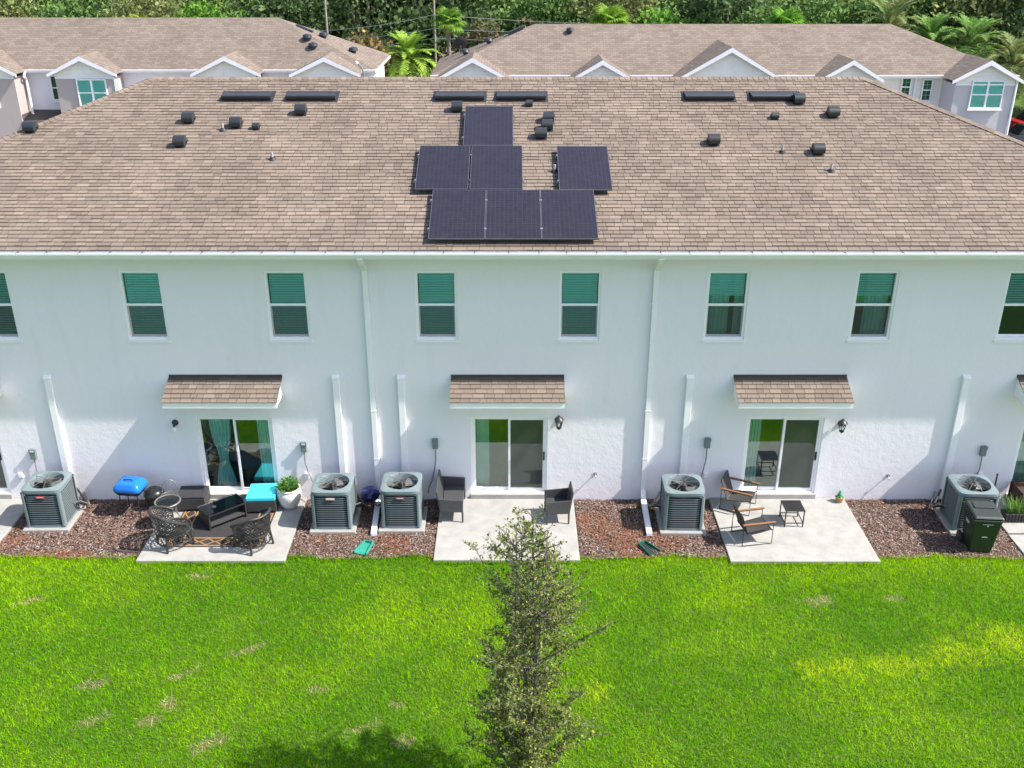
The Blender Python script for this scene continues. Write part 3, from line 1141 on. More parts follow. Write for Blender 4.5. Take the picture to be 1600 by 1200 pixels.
def hood_mesh(s):
    mb = MB()
    pr = []
    for k in range(9):
        a = R(-35 + 180 * k / 8)
        pr.append((.15 - .15 * math.cos(a) * 1.0, .13 + .11 * math.sin(a)))
    pr = [(0.0, .075)] + pr[1:] + [(.31, .01), (.26, .01), (.20, .075)]
    mb.extr_x([(y * s, z * s) for y, z in pr], -.14 * s, .14 * s)
    mb.hexa([(-.11 * s, .05 * s, 0), (.11 * s, .05 * s, 0), (.11 * s, .3 * s, 0), (-.11 * s, .3 * s, 0)],
            [(-.11 * s, .05 * s, .09 * s), (.11 * s, .05 * s, .09 * s), (.11 * s, .3 * s, .05 * s), (-.11 * s, .3 * s, .05 * s)])
    return mb.mesh('vent_hood', 'black_metal', smooth=True)


ME_HOOD, ME_HOODS = hood_mesh(.98), hood_mesh(.6)
ME_FL = MB().b2(-.14, .14, .0, .38, .002, .009).mesh('flange', 'black_metal')
HOODS = [(-12.07, 4.77, 1, 'black hooded roof vent beside the left hip of the tan roof'),
         (-8.21, 5.21, 1, 'black hooded roof vent below the far-left ridge vent, upper of a pair'),
         (-6.96, 4.99, 1, 'black hooded roof vent beside a short pipe below the far-left ridge vent'),
         (-6.44, 4.93, 0, 'small black hooded vent on the left part of the tan roof'),
         (-8.16, 4.09, 1, 'black hooded roof vent lowest of those on the roof left half'),
         (-5.42, 5.62, 1, 'black hooded roof vent right under the second ridge vent from left'),
         (-1.42, 5.78, 1, 'black hooded roof vent left of the topmost solar panel'),
         (.45, 6.07, 0, 'small black hooded vent right of the topmost solar panel'),
         (.93, 5.24, 1, 'black hooded roof vent uppermost of three in a tight row by the solar panels'),
         (.89, 4.87, 1, 'black hooded roof vent in the middle of three by the solar panels'),
         (.73, 4.47, 1, 'black hooded roof vent lowest of three in a tight row by the solar panels'),
         (4.97, 4.17, 1, 'black hooded roof vent standing alone right of the solar panels'),
         (6.71, 5.43, 0, 'small black hooded vent below the far-right ridge vents'),
         (7.47, 6.17, 1, 'black hooded roof vent at the right end of the far-right ridge vent'),
         (8.21, 5.49, 1, 'black hooded roof vent nearest the right hip of the tan roof'),
         (7.45, 3.74, 1, 'black hooded roof vent lowest on the right part of the tan roof')]
for x, q, big, lb in HOODS:
    o = thing('hood_vent', lb, 'roof vent', on_roof(x, q, .012), group='black hooded roof vents', rot=ROT)
    inst('vent_hood', ME_HOOD if big else ME_HOODS, o)
    inst('flange', ME_FL, o, scale=(1, 1, 1) if big else (.65, .65, 1))
PIPES = [(-7.26, 4.93, 'short grey vent pipe left of a hooded vent on the roof left'), (-5.79, 3.59, 'short grey vent pipe alone on the tan roof left of the solar panels'),
         (1.01, 3.05, 'short grey vent pipe against the left edge of the lone right solar panel'), (6.59, 3.90, 'short grey vent pipe upper of two on the roof right half'),
         (7.59, 3.07, 'short grey vent pipe lower of two on the roof right half')]
for x, q, lb in PIPES:
    o = thing('vent_pipe', lb, 'vent pipe', on_roof(x, q, .010), group='short vent pipes on the roof')
    MB().lathe([(.03, -.03), (.03, .17), (.024, .17), (.024, .13)], 12).build('pipe', 'conduit_pale', o, smooth=True)
    MB().lathe([(.10, -.02), (.085, .012), (.045, .05), (.04, .06)], 14).build('boot', 'dark_metal', o, rot=ROT, smooth=True)

# ---- solar panels
PANW, PANL, PANH = 1.225, 1.865, .15
ME_CELLS = MB().b2(-PANW / 2 + .012, PANW / 2 - .012, .012, PANL - .012, -.006, .002).mesh('cell_sheet', 'solar_cells')
_pf = MB()
_pf.b2(-PANW / 2, -PANW / 2 + .012, 0, PANL, -.034, .004).b2(PANW / 2 - .012, PANW / 2, 0, PANL, -.034, .004)
_pf.b2(-PANW / 2 + .012, PANW / 2 - .012, 0, .012, -.034, .004).b2(-PANW / 2 + .012, PANW / 2 - .012, PANL - .012, PANL, -.034, .004)
ME_PF = _pf.mesh('panel_frame', 'panel_frame')
ME_RAIL = MB().b2(-PANW / 2 - .05, PANW / 2 + .05, -.02, .02, -.085, -.036).mesh('rail', 'silver')
ME_FOOT = MB().b2(-.03, .03, -.035, .035, -PANH + .006, -.086).b2(-.05, .05, -.08, .08, -PANH + .003, -PANH + .014).mesh('mounting_foot', 'silver')
ME_CLAMP = MB().b2(-.016, .016, -.025, .025, -.036, .012).lathe([(.01, .012), (.01, .022)], 8).mesh('clamp', 'silver')
PANELS = [(-.585, 3.99, 'dark solar panel at the top of the array, nearest the ridge'), (-1.625, 2.105, 'dark solar panel at the left end of the middle row'),
          (-.365, 2.105, 'dark solar panel right of the leftmost one in the middle row'), (1.70, 2.08, 'dark solar panel standing apart to the right of the middle row'),
          (-1.205, .205, 'dark solar panel at the left end of the lowest row'), (.03, .205, 'dark solar panel in the middle of the lowest row'), (1.262, .205, 'dark solar panel at the right end of the lowest row')]
for x, q, lb in PANELS:
    o = thing('solar_panel', lb, 'solar panel', on_roof(x, q, PANH), group='solar panels on the tan roof', rot=ROT)
    inst('cell_sheet', ME_CELLS, o)
    inst('panel_frame', ME_PF, o)
    for qq in (.36, 1.45):
        rl = inst('rail', ME_RAIL, o, (0, qq, 0))
        for s in (-1, 1):
            inst('clamp', ME_CLAMP, rl, (s * (PANW / 2 + .018), 0, 0))
            inst('mounting_foot', ME_FOOT, rl, (s * (PANW / 2 - .1), 0, 0))

# ------------------------------------------------------------------ air conditioners
def rounded_sq(h, r, n):
    pts = []
    for k in range(n):
        a = 2 * math.pi * k / n
        c, s = math.cos(a), math.sin(a)
        p = 7.0
        d = (abs(c) ** p + abs(s) ** p) ** (-1 / p)
        pts.append((h * d * c, h * d * s))
    return pts


HX = .455
ACB, ACT = .10, 1.12
N = 56


def ring_mesh(h_out, h_in, z0, z1, zi0, zi1, name, m):
    mb = MB()
    o_ = rounded_sq(h_out, .1, N)
    i_ = rounded_sq(h_in, .1, N)
    vs_ = [(x, y, z0) for x, y in o_] + [(x, y, z1) for x, y in i_] + [(x, y, zi0) for x, y in i_]
    fs_ = []
    for k in range(N):
        k2 = (k + 1) % N
        fs_ += [(k, k2, N + k2, N + k), (N + k, N + k2, 2 * N + k2, 2 * N + k), (2 * N + k, 2 * N + k2, k2, k)]
    return mb.add(vs_, fs_).mesh(name, m, smooth=False)


ME_LOUV = ring_mesh(HX - .001, HX - .020, 0, .021, .004, 0, 'louver', 'ac_louver')
tp = MB()
o_, o2_ = rounded_sq(HX + .01, .1, N), rounded_sq(HX - .03, .1, N)
cr = .372
vs_ = [(x, y, ACT - .09) for x, y in o_] + [(x, y, ACT - .015) for x, y in o_] + [(x, y, ACT) for x, y in o2_]
vs_ += [(cr * 1.04 * math.cos(2 * math.pi * k / N), cr * 1.04 * math.sin(2 * math.pi * k / N), ACT + .004) for k in range(N)]
vs_ += [(cr * math.cos(2 * math.pi * k / N), cr * math.sin(2 * math.pi * k / N), ACT - .02) for k in range(N)]
vs_ += [(cr * math.cos(2 * math.pi * k / N), cr * math.sin(2 * math.pi * k / N), ACT - .20) for k in range(N)]
fs_ = []
for r_ in range(5):
    for k in range(N):
        k2 = (k + 1) % N
        fs_.append((r_ * N + k, r_ * N + k2, (r_ + 1) * N + k2, (r_ + 1) * N + k))
ME_ACTOP = tp.add(vs_, fs_).mesh('top_cover', 'ac_grey', smooth=True)
ME_POST = MB().extr_x([(-.055, -.055), (.03, -.055), (.03, -.04), (-.035, -.035), (-.04, .03), (-.055, .03)], 0, ACT - .09 - ACB - .03)
pm = MB()
for k in range(7):
    pass
_post = MB()
ang = [R(a) for a in (180, 198, 216, 234, 252, 270)]
prof_p = [(-.065, .015), (-.065, 0)] + [(-.065 + .055 + .055 * math.cos(a), -.01 + .055 * math.sin(a) + .0) for a in ang] + [(.015, -.065), (.015, -.05), (0, -.05), (-.05, 0), (-.05, .015)]
n_ = len(prof_p)
zz0, zz1 = ACB + .03, ACT - .088
_post.add([(a, b, zz0) for a, b in prof_p] + [(a, b, zz1) for a, b in prof_p], [(k, (k + 1) % n_, n_ + (k + 1) % n_, n_ + k) for k in range(n_)])
ME_ACPOST = _post.mesh('corner_post', 'ac_grey')
ME_ACBASE = MB().add([(x, y, ACB + .012) for x, y in rounded_sq(HX, .1, N)] + [(x, y, ACB + .05) for x, y in rounded_sq(HX, .1, N)],
                     [(k, (k + 1) % N, N + (k + 1) % N, N + k) for k in range(N)] + [tuple(range(N, 2 * N))]).mesh('base_pan', 'ac_grey')
ME_CORE = MB().b2(-HX + .045, HX - .045, -HX + .045, HX - .045, ACB + .05, ACT - .205).mesh('coil', 'ac_core')
_g = MB()
for k in range(8):
    a = 2 * math.pi * k / 8 + .2
    _g.tube([(.05 * math.cos(a), .05 * math.sin(a), ACT + .028), (.2 * math.cos(a), .2 * math.sin(a), ACT + .024), (cr * 1.06 * math.cos(a), cr * 1.06 * math.sin(a), ACT + .006)], .006, 4)
for rr in (.06, .14, .22, .30):
    _g.tube([(rr * math.cos(2 * math.pi * k / 28), rr * math.sin(2 * math.pi * k / 28), ACT + .03 - rr * .06) for k in range(29)], .0022, 3, cap=False)
ME_GUARD = _g.mesh('fan_guard', 'wire_grey')
_m = MB().lathe([(.075, ACT - .16), (.085, ACT - .15), (.085, ACT - .02), (.06, ACT - .004), (.02, ACT)], 20)
ME_MOTOR = _m.mesh('fan_motor', 'dark_metal', smooth=True)
_b = MB()
vs_, fs_ = [], []
for j in range(6):
    rr = .07 + (.35 - .07) * j / 5
    half = R(20 + 9 * j / 5)
    for i_ in range(6):
        a = -half + 2 * half * i_ / 5
        vs_.append((rr * math.cos(a), rr * math.sin(a), ACT - .13 + .10 * math.sin(a) * (.5 + rr)))
for j in range(5):
    for i_ in range(5):
        a = j * 6 + i_
        fs_.append((a, a + 1, a + 7, a + 6))
ME_BLADE = _b.add(vs_, fs_).mesh('fan_blade', 'fan_blade', smooth=True)
ME_BADGE = MB().b2(-.10, .10, -HX - .018, -HX - .004, ACT - .215, ACT - .165).mesh('badge', 'badge_red')
ME_BADGEP = MB().b2(-.10, .10, -HX - .018, -HX - .004, ACT - .215, ACT - .165).mesh('badge', 'badge_pale')
ME_BADGET = MB().b2(-.075, .075, -HX - .021, -HX - .0185, ACT - .197, ACT - .183).mesh('badge_lettering', 'mark_white')


def ac_unit(x, y, rz, label, fan, pale=False, side=1):
    pad = MB().b2(-.54, .54, -.56, .54, -.03, ACB).build('equipment_pad', 'concrete_pad', None, (x, y, 0), (0, 0, rz), bevel=.015)
    tag(pad, kind='structure')
    u = thing('air_conditioner', label, 'air conditioner', (x, y, 0), rz, 'outdoor air conditioner units along the wall')
    inst('base_pan', ME_ACBASE, u)
    inst('coil', ME_CORE, u)
    for k in range(15):
        inst('louver', ME_LOUV, u, (0, 0, ACB + .058 + k * .0592))
    for k in range(4):
        a = k * math.pi / 2
        p = Matrix.Rotation(a, 3, 'Z') @ Vector((-HX + .058, -HX + .058, 0))
        inst('corner_post', ME_ACPOST, u, p, (0, 0, a))
    inst('top_cover', ME_ACTOP, u)
    inst('fan_guard', ME_GUARD, u)
    inst('fan_motor', ME_MOTOR, u)
    for k in range(3):
        inst('fan_blade', ME_BLADE, u, rot=(0, 0, fan + k * 2 * math.pi / 3))
    if pale is not None:
        bd = inst('badge', ME_BADGEP if pale else ME_BADGE, u)
        inst('badge_lettering', ME_BADGET, bd)
    # refrigerant lines to the wall
    hx = side * (HX + .01)
    MB().tube([(hx - side * .03, .25, .30), (hx + side * .10, .28, .33), (hx + side * .16, .40, .22), (hx + side * .10, .55, .20), (hx - side * .25, abs(y) - .02, .35)], .028, 8).build('refrigerant_line', 'rubber_black', u, smooth=True)
    MB().tube([(hx - side * .03, .12, .42), (hx + side * .14, .16, .46), (hx + side * .24, .3, .30), (hx + side * .2, .5, .12), (hx - side * .1, abs(y) - .02, .25)], .016, 8).build('cable', 'conduit_grey', u, smooth=True)
    return u


ac_unit(-10.98, -.95, R(1), 'grey air conditioner beside the blue grill, at the far left', .3, False, 1)
ac_unit(-4.215, -1.03, R(0), 'grey air conditioner with faded badge next to the white planter', 1.1, True, 1)
ac_unit(-2.60, -.99, R(0), 'grey air conditioner left of the middle patio, beside the black loveseat', .8, False, -1)
ac_unit(4.02, -1.08, R(-1), 'grey air conditioner without front badge facing the two sling chairs', 1.7, None, -1)
ac_unit(10.82, -1.10, R(-2), 'grey air conditioner behind the dark green trash cart', .5, None, -1)
# ---- electrical disconnects with their conduits
for x, z, ex, ey, lb in ((-11.65, 1.33, .22, -.45, 'grey electrical box on the wall behind the far-left air conditioner'),
                         (-5.05, 1.53, .30, -.5, 'grey electrical box above the white planter'),
                         (-1.86, 1.62, -.18, -.25, 'grey electrical box above the black loveseat'),
                         (4.73, 1.64, -.20, -.5, 'grey electrical box above the sling chairs, left of the right door'),
                         (11.45, 1.42, -.2, -.5, 'grey electrical box on the wall behind the trash cart')):
    o = thing('disconnect_box', lb, 'electrical box', (x, 0, z), group='grey electrical boxes on the wall')
    MB().b2(-.068, .068, -.09, -.003, -.13, .13).build('housing', 'box_grey', o, bevel=.008)
    MB().hexa([(-.076, -.10, .05), (.076, -.10, .05), (.076, -.0905, .05), (-.076, -.0905, .05)], [(-.076, -.10, .145), (.076, -.10, .145), (.076, -.0905, .145), (-.076, -.0905, .145)]).build('cover', 'box_grey', o)
    MB().b2(-.045, .045, -.104, -.1005, .075, .12).build('notice_plate', 'mark_white' if x < -5 else 'conduit_grey', o)
    MB().tube([(0, -.05, -.12), (.0, -.06, -.45), (ex * .25, -.08, -.75), (ex * .6, -.13, -1.0), (ex, ey * .7, -1.25 + .1), (ex * 1.1, ey, -z + .35)], .014, 8).build('conduit', 'conduit_grey', o, smooth=True)

# ---- wall lanterns
for x, z, lb in ((1.12, 2.25, 'black coach lantern on the wall right of the middle door'), (7.89, 2.16, 'black coach lantern on the wall right of the right door')):
    o = thing('wall_lantern', lb, 'lantern', (x, 0, z), group='black coach lanterns')
    MB().lathe([(.06, 0), (.06, .015), (.03, .03)], 16).build('wall_plate', 'black_metal', o, (0, -.003, -.02), (R(90), 0, 0), smooth=True)
    MB().tube([(0, -.02, -.02), (0, -.10, -.06), (0, -.16, .02), (0, -.16, .06)], .011, 8).build('arm', 'black_metal', o, smooth=True)
    b = MB()
    for k in range(6):
        a = 2 * math.pi * k / 6
        b.tube([(.055 * math.cos(a), -.16 + .055 * math.sin(a), -.14), (.095 * math.cos(a), -.16 + .095 * math.sin(a), .06)], .007, 5)
    b.lathe([(.06, -.155), (.062, -.135)], 6, (0, -.16, 0))
    b.lathe([(.10, .055), (.10, .072)], 6, (0, -.16, 0))
    b.lathe([(.012, -.20), (.03, -.175), (.055, -.156)], 10, (0, -.16, 0))
    b.build('cage', 'black_metal', o)
    MB().lathe([(.118, .073), (.10, .10), (.05, .145), (.025, .155), (.022, .185), (.006, .20)], 12, (0, -.16, 0)).build('cap', 'black_metal', o, smooth=True)
    MB().lathe([(.048, -.134), (.084, .054)], 6, (0, -.16, 0)).build('lantern_glass', 'glass_clear', o)
o = thing('wall_spotlight', 'black round wall lamp with white bulb left of the left door', 'wall lamp', (-8.09, 0, 2.14))
MB().lathe([(.08, 0), (.08, .02), (.06, .05), (.03, .06)], 18).build('wall_plate', 'black_metal', o, (0, -.003, .03), (R(90), 0, 0), smooth=True)
MB().tube([(0, -.04, .03), (0, -.10, .02), (0, -.12, -.03)], .03, 10).build('socket', 'black_metal', o, smooth=True)
MB().lathe([(.025, 0), (.05, -.03), (.055, -.07), (.035, -.11), (.01, -.12)][::-1], 14).build('bulb', 'vinyl_white', o, (0, -.12, -.04), smooth=True)


# ------------------------------------------------------------------ patio furniture
PZ = .08


def wicker_shell(mb, rad, zlo, zhi_f, zhi_b, a0, a1, flare=.12, n=26, rows=8, r=.0075, squash=1.0):
    """open weave of crossing strands round a barrel back; front is +x"""
    def S(u, v):
        a = a0 + (a1 - a0) * u
        mid = 1 - abs(2 * u - 1)
        top = zhi_f + (zhi_b - zhi_f) * min(1, mid * 1.5) ** .8
        z = zlo + (top - zlo) * v
        rr = rad * (1 + flare * v)
        return Vector((-rr * math.cos(a), rr * math.sin(a) * squash, z))
    for s in (1, -1):
        for k in range(-rows, n):
            pts = []
            for j in range(rows + 1):
                u = (k + (j if s > 0 else rows - j) * 1.0) / n
                if 0 <= u <= 1:
                    pts.append(S(u, j / rows))
            if len(pts) > 1:
                mb.tube(pts, r, 4, cap=False)
    for v in (0, .33, .62):
        mb.tube([S(i / 30, v) for i in range(31)], r * 1.2, 4, cap=False)
    return S


def barrel_chair(loc, rz, label):
    o = thing('wicker_chair', label, 'chair', loc, rz, 'black open-weave wicker armchairs on the rug patio')
    o.scale = (1.2, 1.2, 1.08)
    b = MB()
    S = wicker_shell(b, .34, .36, .58, .86, R(-112), R(112), .10, 20, 6, r=.0085)
    b.build('backrest', 'wicker_black', o)
    MB().tube([S(i / 30, 1.0) for i in range(31)], .030, 8).build('arm_rail', 'wicker_black', o, smooth=True)
    st = MB()
    ring = [(.33 * math.cos(2 * math.pi * k / 32) * (1.0), .32 * math.sin(2 * math.pi * k / 32), .375) for k in range(33)]
    st.tube(ring, .024, 6, cap=False)
    for k in range(-4, 5):
        x_ = k * .07
        yl = math.sqrt(max(0, .315 ** 2 - x_ ** 2))
        st.tube([(x_, -yl, .375), (x_, yl, .375)], .010, 4)
        st.tube([(-yl, x_, .38), (yl, x_, .38)], .010, 4)
    st.build('seat', 'wicker_black', o)
    sk = MB()
    for k in range(18):
        a = 2 * math.pi * k / 18
        for s in (-1, 1):
            a2 = a + s * .30
            sk.tube([(.33 * math.cos(a), .31 * math.sin(a), .36), (.35 * math.cos(a2), .33 * math.sin(a2), .16)], .007, 4)
    sk.tube([(.35 * math.cos(2 * math.pi * k / 32), .33 * math.sin(2 * math.pi * k / 32), .16) for k in range(33)], .016, 6, cap=False)
    sk.build('skirt', 'wicker_black', o)
    for sx, sy in ((1, 1), (1, -1), (-1, 1), (-1, -1)):
        MB().tube([(sx * .23, sy * .23, .37), (sx * .26, sy * .26, 0)], .022, 8).build('leg', 'wicker_black', o, smooth=True)
    return o


# rug
rug = thing('patio_rug', 'dark rug with orange trellis border on the left patio', 'rug', (-6.85, -1.17, PZ + .003))
MB().b2(-1.12, 1.12, -1.02, 1.02, 0, .008).build('rug_pile', 'rug_dark', rug)


def ribbon(mb, pts, w, z):
    pts = [Vector((p[0], p[1], 0)) for p in pts]
    L_, R_ = [], []
    for i, p in enumerate(pts):
        a, b = pts[max(0, i - 1)], pts[min(len(pts) - 1, i + 1)]
        t_ = (b - a).normalized()
        nrm = Vector((-t_.y, t_.x, 0)) * w / 2
        L_.append((p.x + nrm.x, p.y + nrm.y, z))
        R_.append((p.x - nrm.x, p.y - nrm.y, z))
    n = len(pts)
    mb.add(L_ + R_, [(i, n + i, n + i + 1, i + 1) for i in range(n - 1)])


pt = MB()
for ins in (.05, .36):
    for a in ((-1, -1, 1, -1), (1, -1, 1, 1), (1, 1, -1, 1), (-1, 1, -1, -1)):
        x_, y_ = 1.12 - ins, 1.02 - ins
        ribbon(pt, [(a[0] * x_, a[1] * y_), (a[2] * x_, a[3] * y_)], .035, .0105)


def trellis(mb, x0, x1, yc, vertical):
    nseg = max(1, round((x1 - x0) / .36))
    for s in (-1, 1):
        pts = []
        for i in range(nseg * 14 + 1):
            u = x0 + (x1 - x0) * i / (nseg * 14)
            ph = (i / 14) * 2 * math.pi
            v = yc + s * .055 * (1 - math.cos(ph)) + s * .004
            pts.append((v, u) if vertical else (u, v))
        ribbon(mb, pts, .026, .0108)


for s in (-1, 1):
    trellis(pt, -.74, .74, s * .815, False)
    trellis(pt, -.98, .98, s * .915, True)
pt.build('rug_pattern', 'rug_orange', rug)

barrel_chair((-7.74, -2.02, PZ + .008), R(38), 'black wicker armchair near the lawn at the left of the rug')
barrel_chair((-5.93, -2.10, PZ + .008), R(142), 'black wicker armchair near the lawn at the right of the rug')

# coffee table
o = thing('coffee_table', 'low black wicker coffee table with glass top in the middle of the rug', 'table', (-6.90, -1.02, PZ + .011), R(41))
hx_, hy_ = .48, .27
b = MB()
b.b2(-hx_ + .001, hx_ - .001, -hy_ + .001, hy_ - .001, .36, .40)
b.build('table_top', 'wicker_black', o, bevel=.008)
for k in range(14):
    MB().b2(-hx_ + .03 + k * .067, -hx_ + .082 + k * .067, -hy_ + .02, hy_ - .02, .401, .408).build('weave_strip', 'weave_pale', o)
MB().b2(-hx_ - .01, hx_ + .01, -hy_ - .01, hy_ + .01, .412, .420).build('glass_top', 'glass_clear', o)
for s in (-1, 1):
    MB().b2(min(s * hx_, s * (hx_ - .035)), max(s * hx_, s * (hx_ - .035)), -hy_, hy_, .0, .359).build('side_panel', 'wicker_black', o)
MB().b2(-hx_ + .036, hx_ - .036, -hy_ + .01, hy_ - .01, .09, .12).build('shelf', 'wicker_grey', o)
a_ = thing('ashtray', 'small pale ashtray on the coffee table glass', 'ashtray', (-7.04, -1.16, PZ + .011 + .4205))
MB().lathe([(.03, 0), (.055, .005), (.065, .03), (.055, .03), (.045, .012)], 18).build('bowl', 'glass_clear', a_, smooth=True)
MB().lathe([(.04, .006), (.04, .010)], 14).build('ash', 'mark_white', a_)


def ottoman(x, y, rz, sx, sy, h, cush, label, ch=.10):
    o = thing('wicker_ottoman', label, 'ottoman', (x, y, PZ + .011), rz)
    b = MB()
    b.b2(-sx / 2, sx / 2, -sy / 2, sy / 2, .05, h)
    b.build('wicker_box', 'wicker_black', o, bevel=.015)
    wv = MB()
    for k in range(int(h / .028) - 2):
        z = .07 + k * .028
        wv.b2(-sx / 2 - .005, sx / 2 + .005, -sy / 2 - .005, sy / 2 + .005, z, z + .016)
    wv.build('weave', 'wicker_grey', o)
    for a in (-1, 1):
        for c in (-1, 1):
            MB().b2(a * (sx / 2 - .04) - .02, a * (sx / 2 - .04) + .02, c * (sy / 2 - .04) - .02, c * (sy / 2 - .04) + .02, 0, .05).build('leg', 'wicker_black', o)
    cm = MB()
    n = 12
    vs_, fs_ = [], []
    for (zz, s, puff) in ((h + .004, .96, 0), (h + .02, 1.0, 0), (h + ch - .02, 1.0, 0), (h + ch, .94, .0)):
        for i in range(4):
            cx_, cy_ = ((-1, -1), (1, -1), (1, 1), (-1, 1))[i]
            vs_.append((cx_ * sx / 2 * s, cy_ * sy / 2 * s, zz))
    for r_ in range(3):
        for k in range(4):
            k2 = (k + 1) % 4
            fs_.append((r_ * 4 + k, r_ * 4 + k2, (r_ + 1) * 4 + k2, (r_ + 1) * 4 + k))
    fs_ += [(12, 13, 14, 15), (3, 2, 1, 0)]
    cm.add(vs_, fs_).build('cushion', cush, o, bevel=.02)
    return o


ottoman(-7.79, -.40, R(3), .68, .56, .34, 'cushion_dark', 'black wicker ottoman with dark cushion against the wall by the grills', .07)
ottoman(-6.07, -.42, R(3), .70, .70, .33, 'cushion_turquoise', 'black wicker ottoman with bright turquoise cushion beside the white planter', .12)

# round bistro table
o = thing('bistro_table', 'small round glass-top metal table at the left edge of the rug', 'table', (-8.10, -1.22, PZ))
MB().lathe([(.27, .62), (.275, .63), (.27, .64)], 32).build('glass_top', 'glass_clear', o, smooth=True)
b = MB()
b.tube([(.285 * math.cos(2 * math.pi * k / 36), .285 * math.sin(2 * math.pi * k / 36), .63) for k in range(37)], .022, 8, cap=False)
b.tube([(.20 * math.cos(2 * math.pi * k / 36), .20 * math.sin(2 * math.pi * k / 36), .22) for k in range(37)], .008, 6, cap=False)
b.build('rim', 'wire_grey', o, smooth=True)
for k in range(4):
    a = R(45 + 90 * k)
    MB().tube([(.26 * math.cos(a), .26 * math.sin(a), .62), (.15 * math.cos(a), .15 * math.sin(a), .35), (.28 * math.cos(a), .28 * math.sin(a), .005)], .011, 6).build('leg', 'wire_grey', o, smooth=True)
# wire chair behind it
o = thing('wire_chair', 'grey wire chair with rounded back behind the round glass table', 'chair', (-8.28, -.62, PZ), R(-80))
b = MB()
b.tube([(-.20, -.18, .42)] + [(-.22 + .02 * math.sin(math.pi * k / 10), .19 * -math.cos(math.pi * k / 10), .45 + .30 * math.sin(math.pi * k / 10)) for k in range(11)] + [(-.20, .18, .42)], .010, 6)
b.tube([(-.21, -.09, .42), (-.21, -.09, .68)], .006, 5).tube([(-.21, 0, .42), (-.2, 0, .73)], .006, 5).tube([(-.21, .09, .42), (-.21, .09, .68)], .006, 5)
b.build('backrest', 'wire_grey', o, smooth=True)
b = MB()
b.tube([(.2 * math.cos(2 * math.pi * k / 24), .2 * math.sin(2 * math.pi * k / 24), .42) for k in range(25)], .010, 6, cap=False)
for k in range(-4, 5):
    yl = math.sqrt(.2 ** 2 - (k * .045) ** 2)
    b.tube([(k * .045, -yl, .42), (k * .045, yl, .42)], .005, 4)
b.build('seat', 'wire_grey', o)
for k in range(4):
    a = R(45 + 90 * k)
    MB().tube([(.18 * math.cos(a), .18 * math.sin(a), .42), (.22 * math.cos(a), .22 * math.sin(a), .005)], .009, 6).build('leg', 'wire_grey', o)


def leaf_cloud(mb_list, centers, n, size, spread):
    pass


def leaves_mesh(name, pos, dirs, size, cols, mat, fold=.25, aspect=.45):
    """rhombic folded leaves: pos (N,3) base points, dirs (N,3) unit, size (N,)"""
    n = len(pos)
    up = npr.normal(0, 1, (n, 3))
    side = np.cross(dirs, up)
    side /= np.linalg.norm(side, axis=1, keepdims=True) + 1e-9
    nrm = np.cross(side, dirs)
    s = size[:, None]
    V = np.zeros((n, 4, 3))
    V[:, 0] = pos
    V[:, 1] = pos + dirs * s * .5 + side * s * aspect * .5 + nrm * s * fold * .3
    V[:, 2] = pos + dirs * s
    V[:, 3] = pos + dirs * s * .5 - side * s * aspect * .5 + nrm * s * fold * .3
    F = np.array([[0, 1, 2], [0, 2, 3]])
    faces = (np.arange(n)[:, None, None] * 4 + F[None]).reshape(-1, 3)
    return np_mesh(name, V.reshape(-1, 3), faces, mat, np.repeat(cols, 2, axis=0))


def unit(v):
    return v / (np.linalg.norm(v, axis=1, keepdims=True) + 1e-9)


# white planter with its shrub
o = thing('planter_pot', 'large round white planter pot with leafy plant on the left patio', 'planter', (-5.43, -.42, PZ))
MB().lathe([(.13, 0), (.17, .015), (.24, .13), (.295, .30), (.30, .40), (.275, .47), (.262, .485), (.275, .50), (.285, .53), (.27, .545), (.245, .54), (.235, .47), (.22, .44)], 36).build('pot', 'planter_white', o, smooth=True)
MB().lathe([(.235, .455), (.20, .47), (.05, .475)], 24).build('potting_soil', 'soil', o)
n = 420
th_ = npr.uniform(0, 2 * np.pi, n)
rr_ = np.sqrt(npr.random(n)) * .23
hh_ = npr.uniform(.48, .78, n) * (1 - rr_ * .6)
pos = np.stack([rr_ * np.cos(th_), rr_ * np.sin(th_), hh_], 1)
dr_ = unit(np.stack([np.cos(th_), np.sin(th_), npr.uniform(.2, 1.5, n)], 1) + npr.normal(0, .35, (n, 3)))
cc_ = np.array([.10, .22, .035]) * npr.uniform(.6, 1.5, (n, 1))
inst('foliage', leaves_mesh('foliage', pos, dr_, npr.uniform(.06, .12, n), cc_, 'leaf'), o)
st = MB()
for k in range(22):
    a = rnd.uniform(0, 6.28)
    q_ = rnd.uniform(.02, .2)
    st.tube([(q_ * .4 * math.cos(a), q_ * .4 * math.sin(a), .46), (q_ * math.cos(a), q_ * math.sin(a), rnd.uniform(.58, .74))], .005, 4)
st.build('stems', 'cactus_green', o)

# blue square grill
o = thing('square_grill', 'bright blue square charcoal grill on a black stand by the wall', 'grill', (-9.17, -.62, .03), R(-8))
lid = MB()
rings = [(.335, .70), (.345, .73), (.33, .80), (.27, .885), (.16, .915)]
vs_, fs_ = [], []
for h_, z in rings:
    for x_, y_ in rounded_sq(h_, .1, 40):
        vs_.append((x_, y_ * .82, z))
for r_ in range(len(rings) - 1):
    for k in range(40):
        k2 = (k + 1) % 40
        fs_.append((r_ * 40 + k, r_ * 40 + k2, (r_ + 1) * 40 + k2, (r_ + 1) * 40 + k))
fs_.append(tuple(range(160, 200)))
lid.add(vs_, fs_)
ld = lid.build('lid', 'grill_blue', o, smooth=True)
MB().tube([(-.10, -.06, .905), (-.10, -.06, .955), (.10, -.06, .955), (.10, -.06, .905)], .014, 8).build('handle', 'grill_black', ld)
MB().lathe([(.04, 0), (.04, .012), (.012, .014)], 14).build('vent', 'silver', ld, (.0, -.20, .868), (R(38), 0, 0))
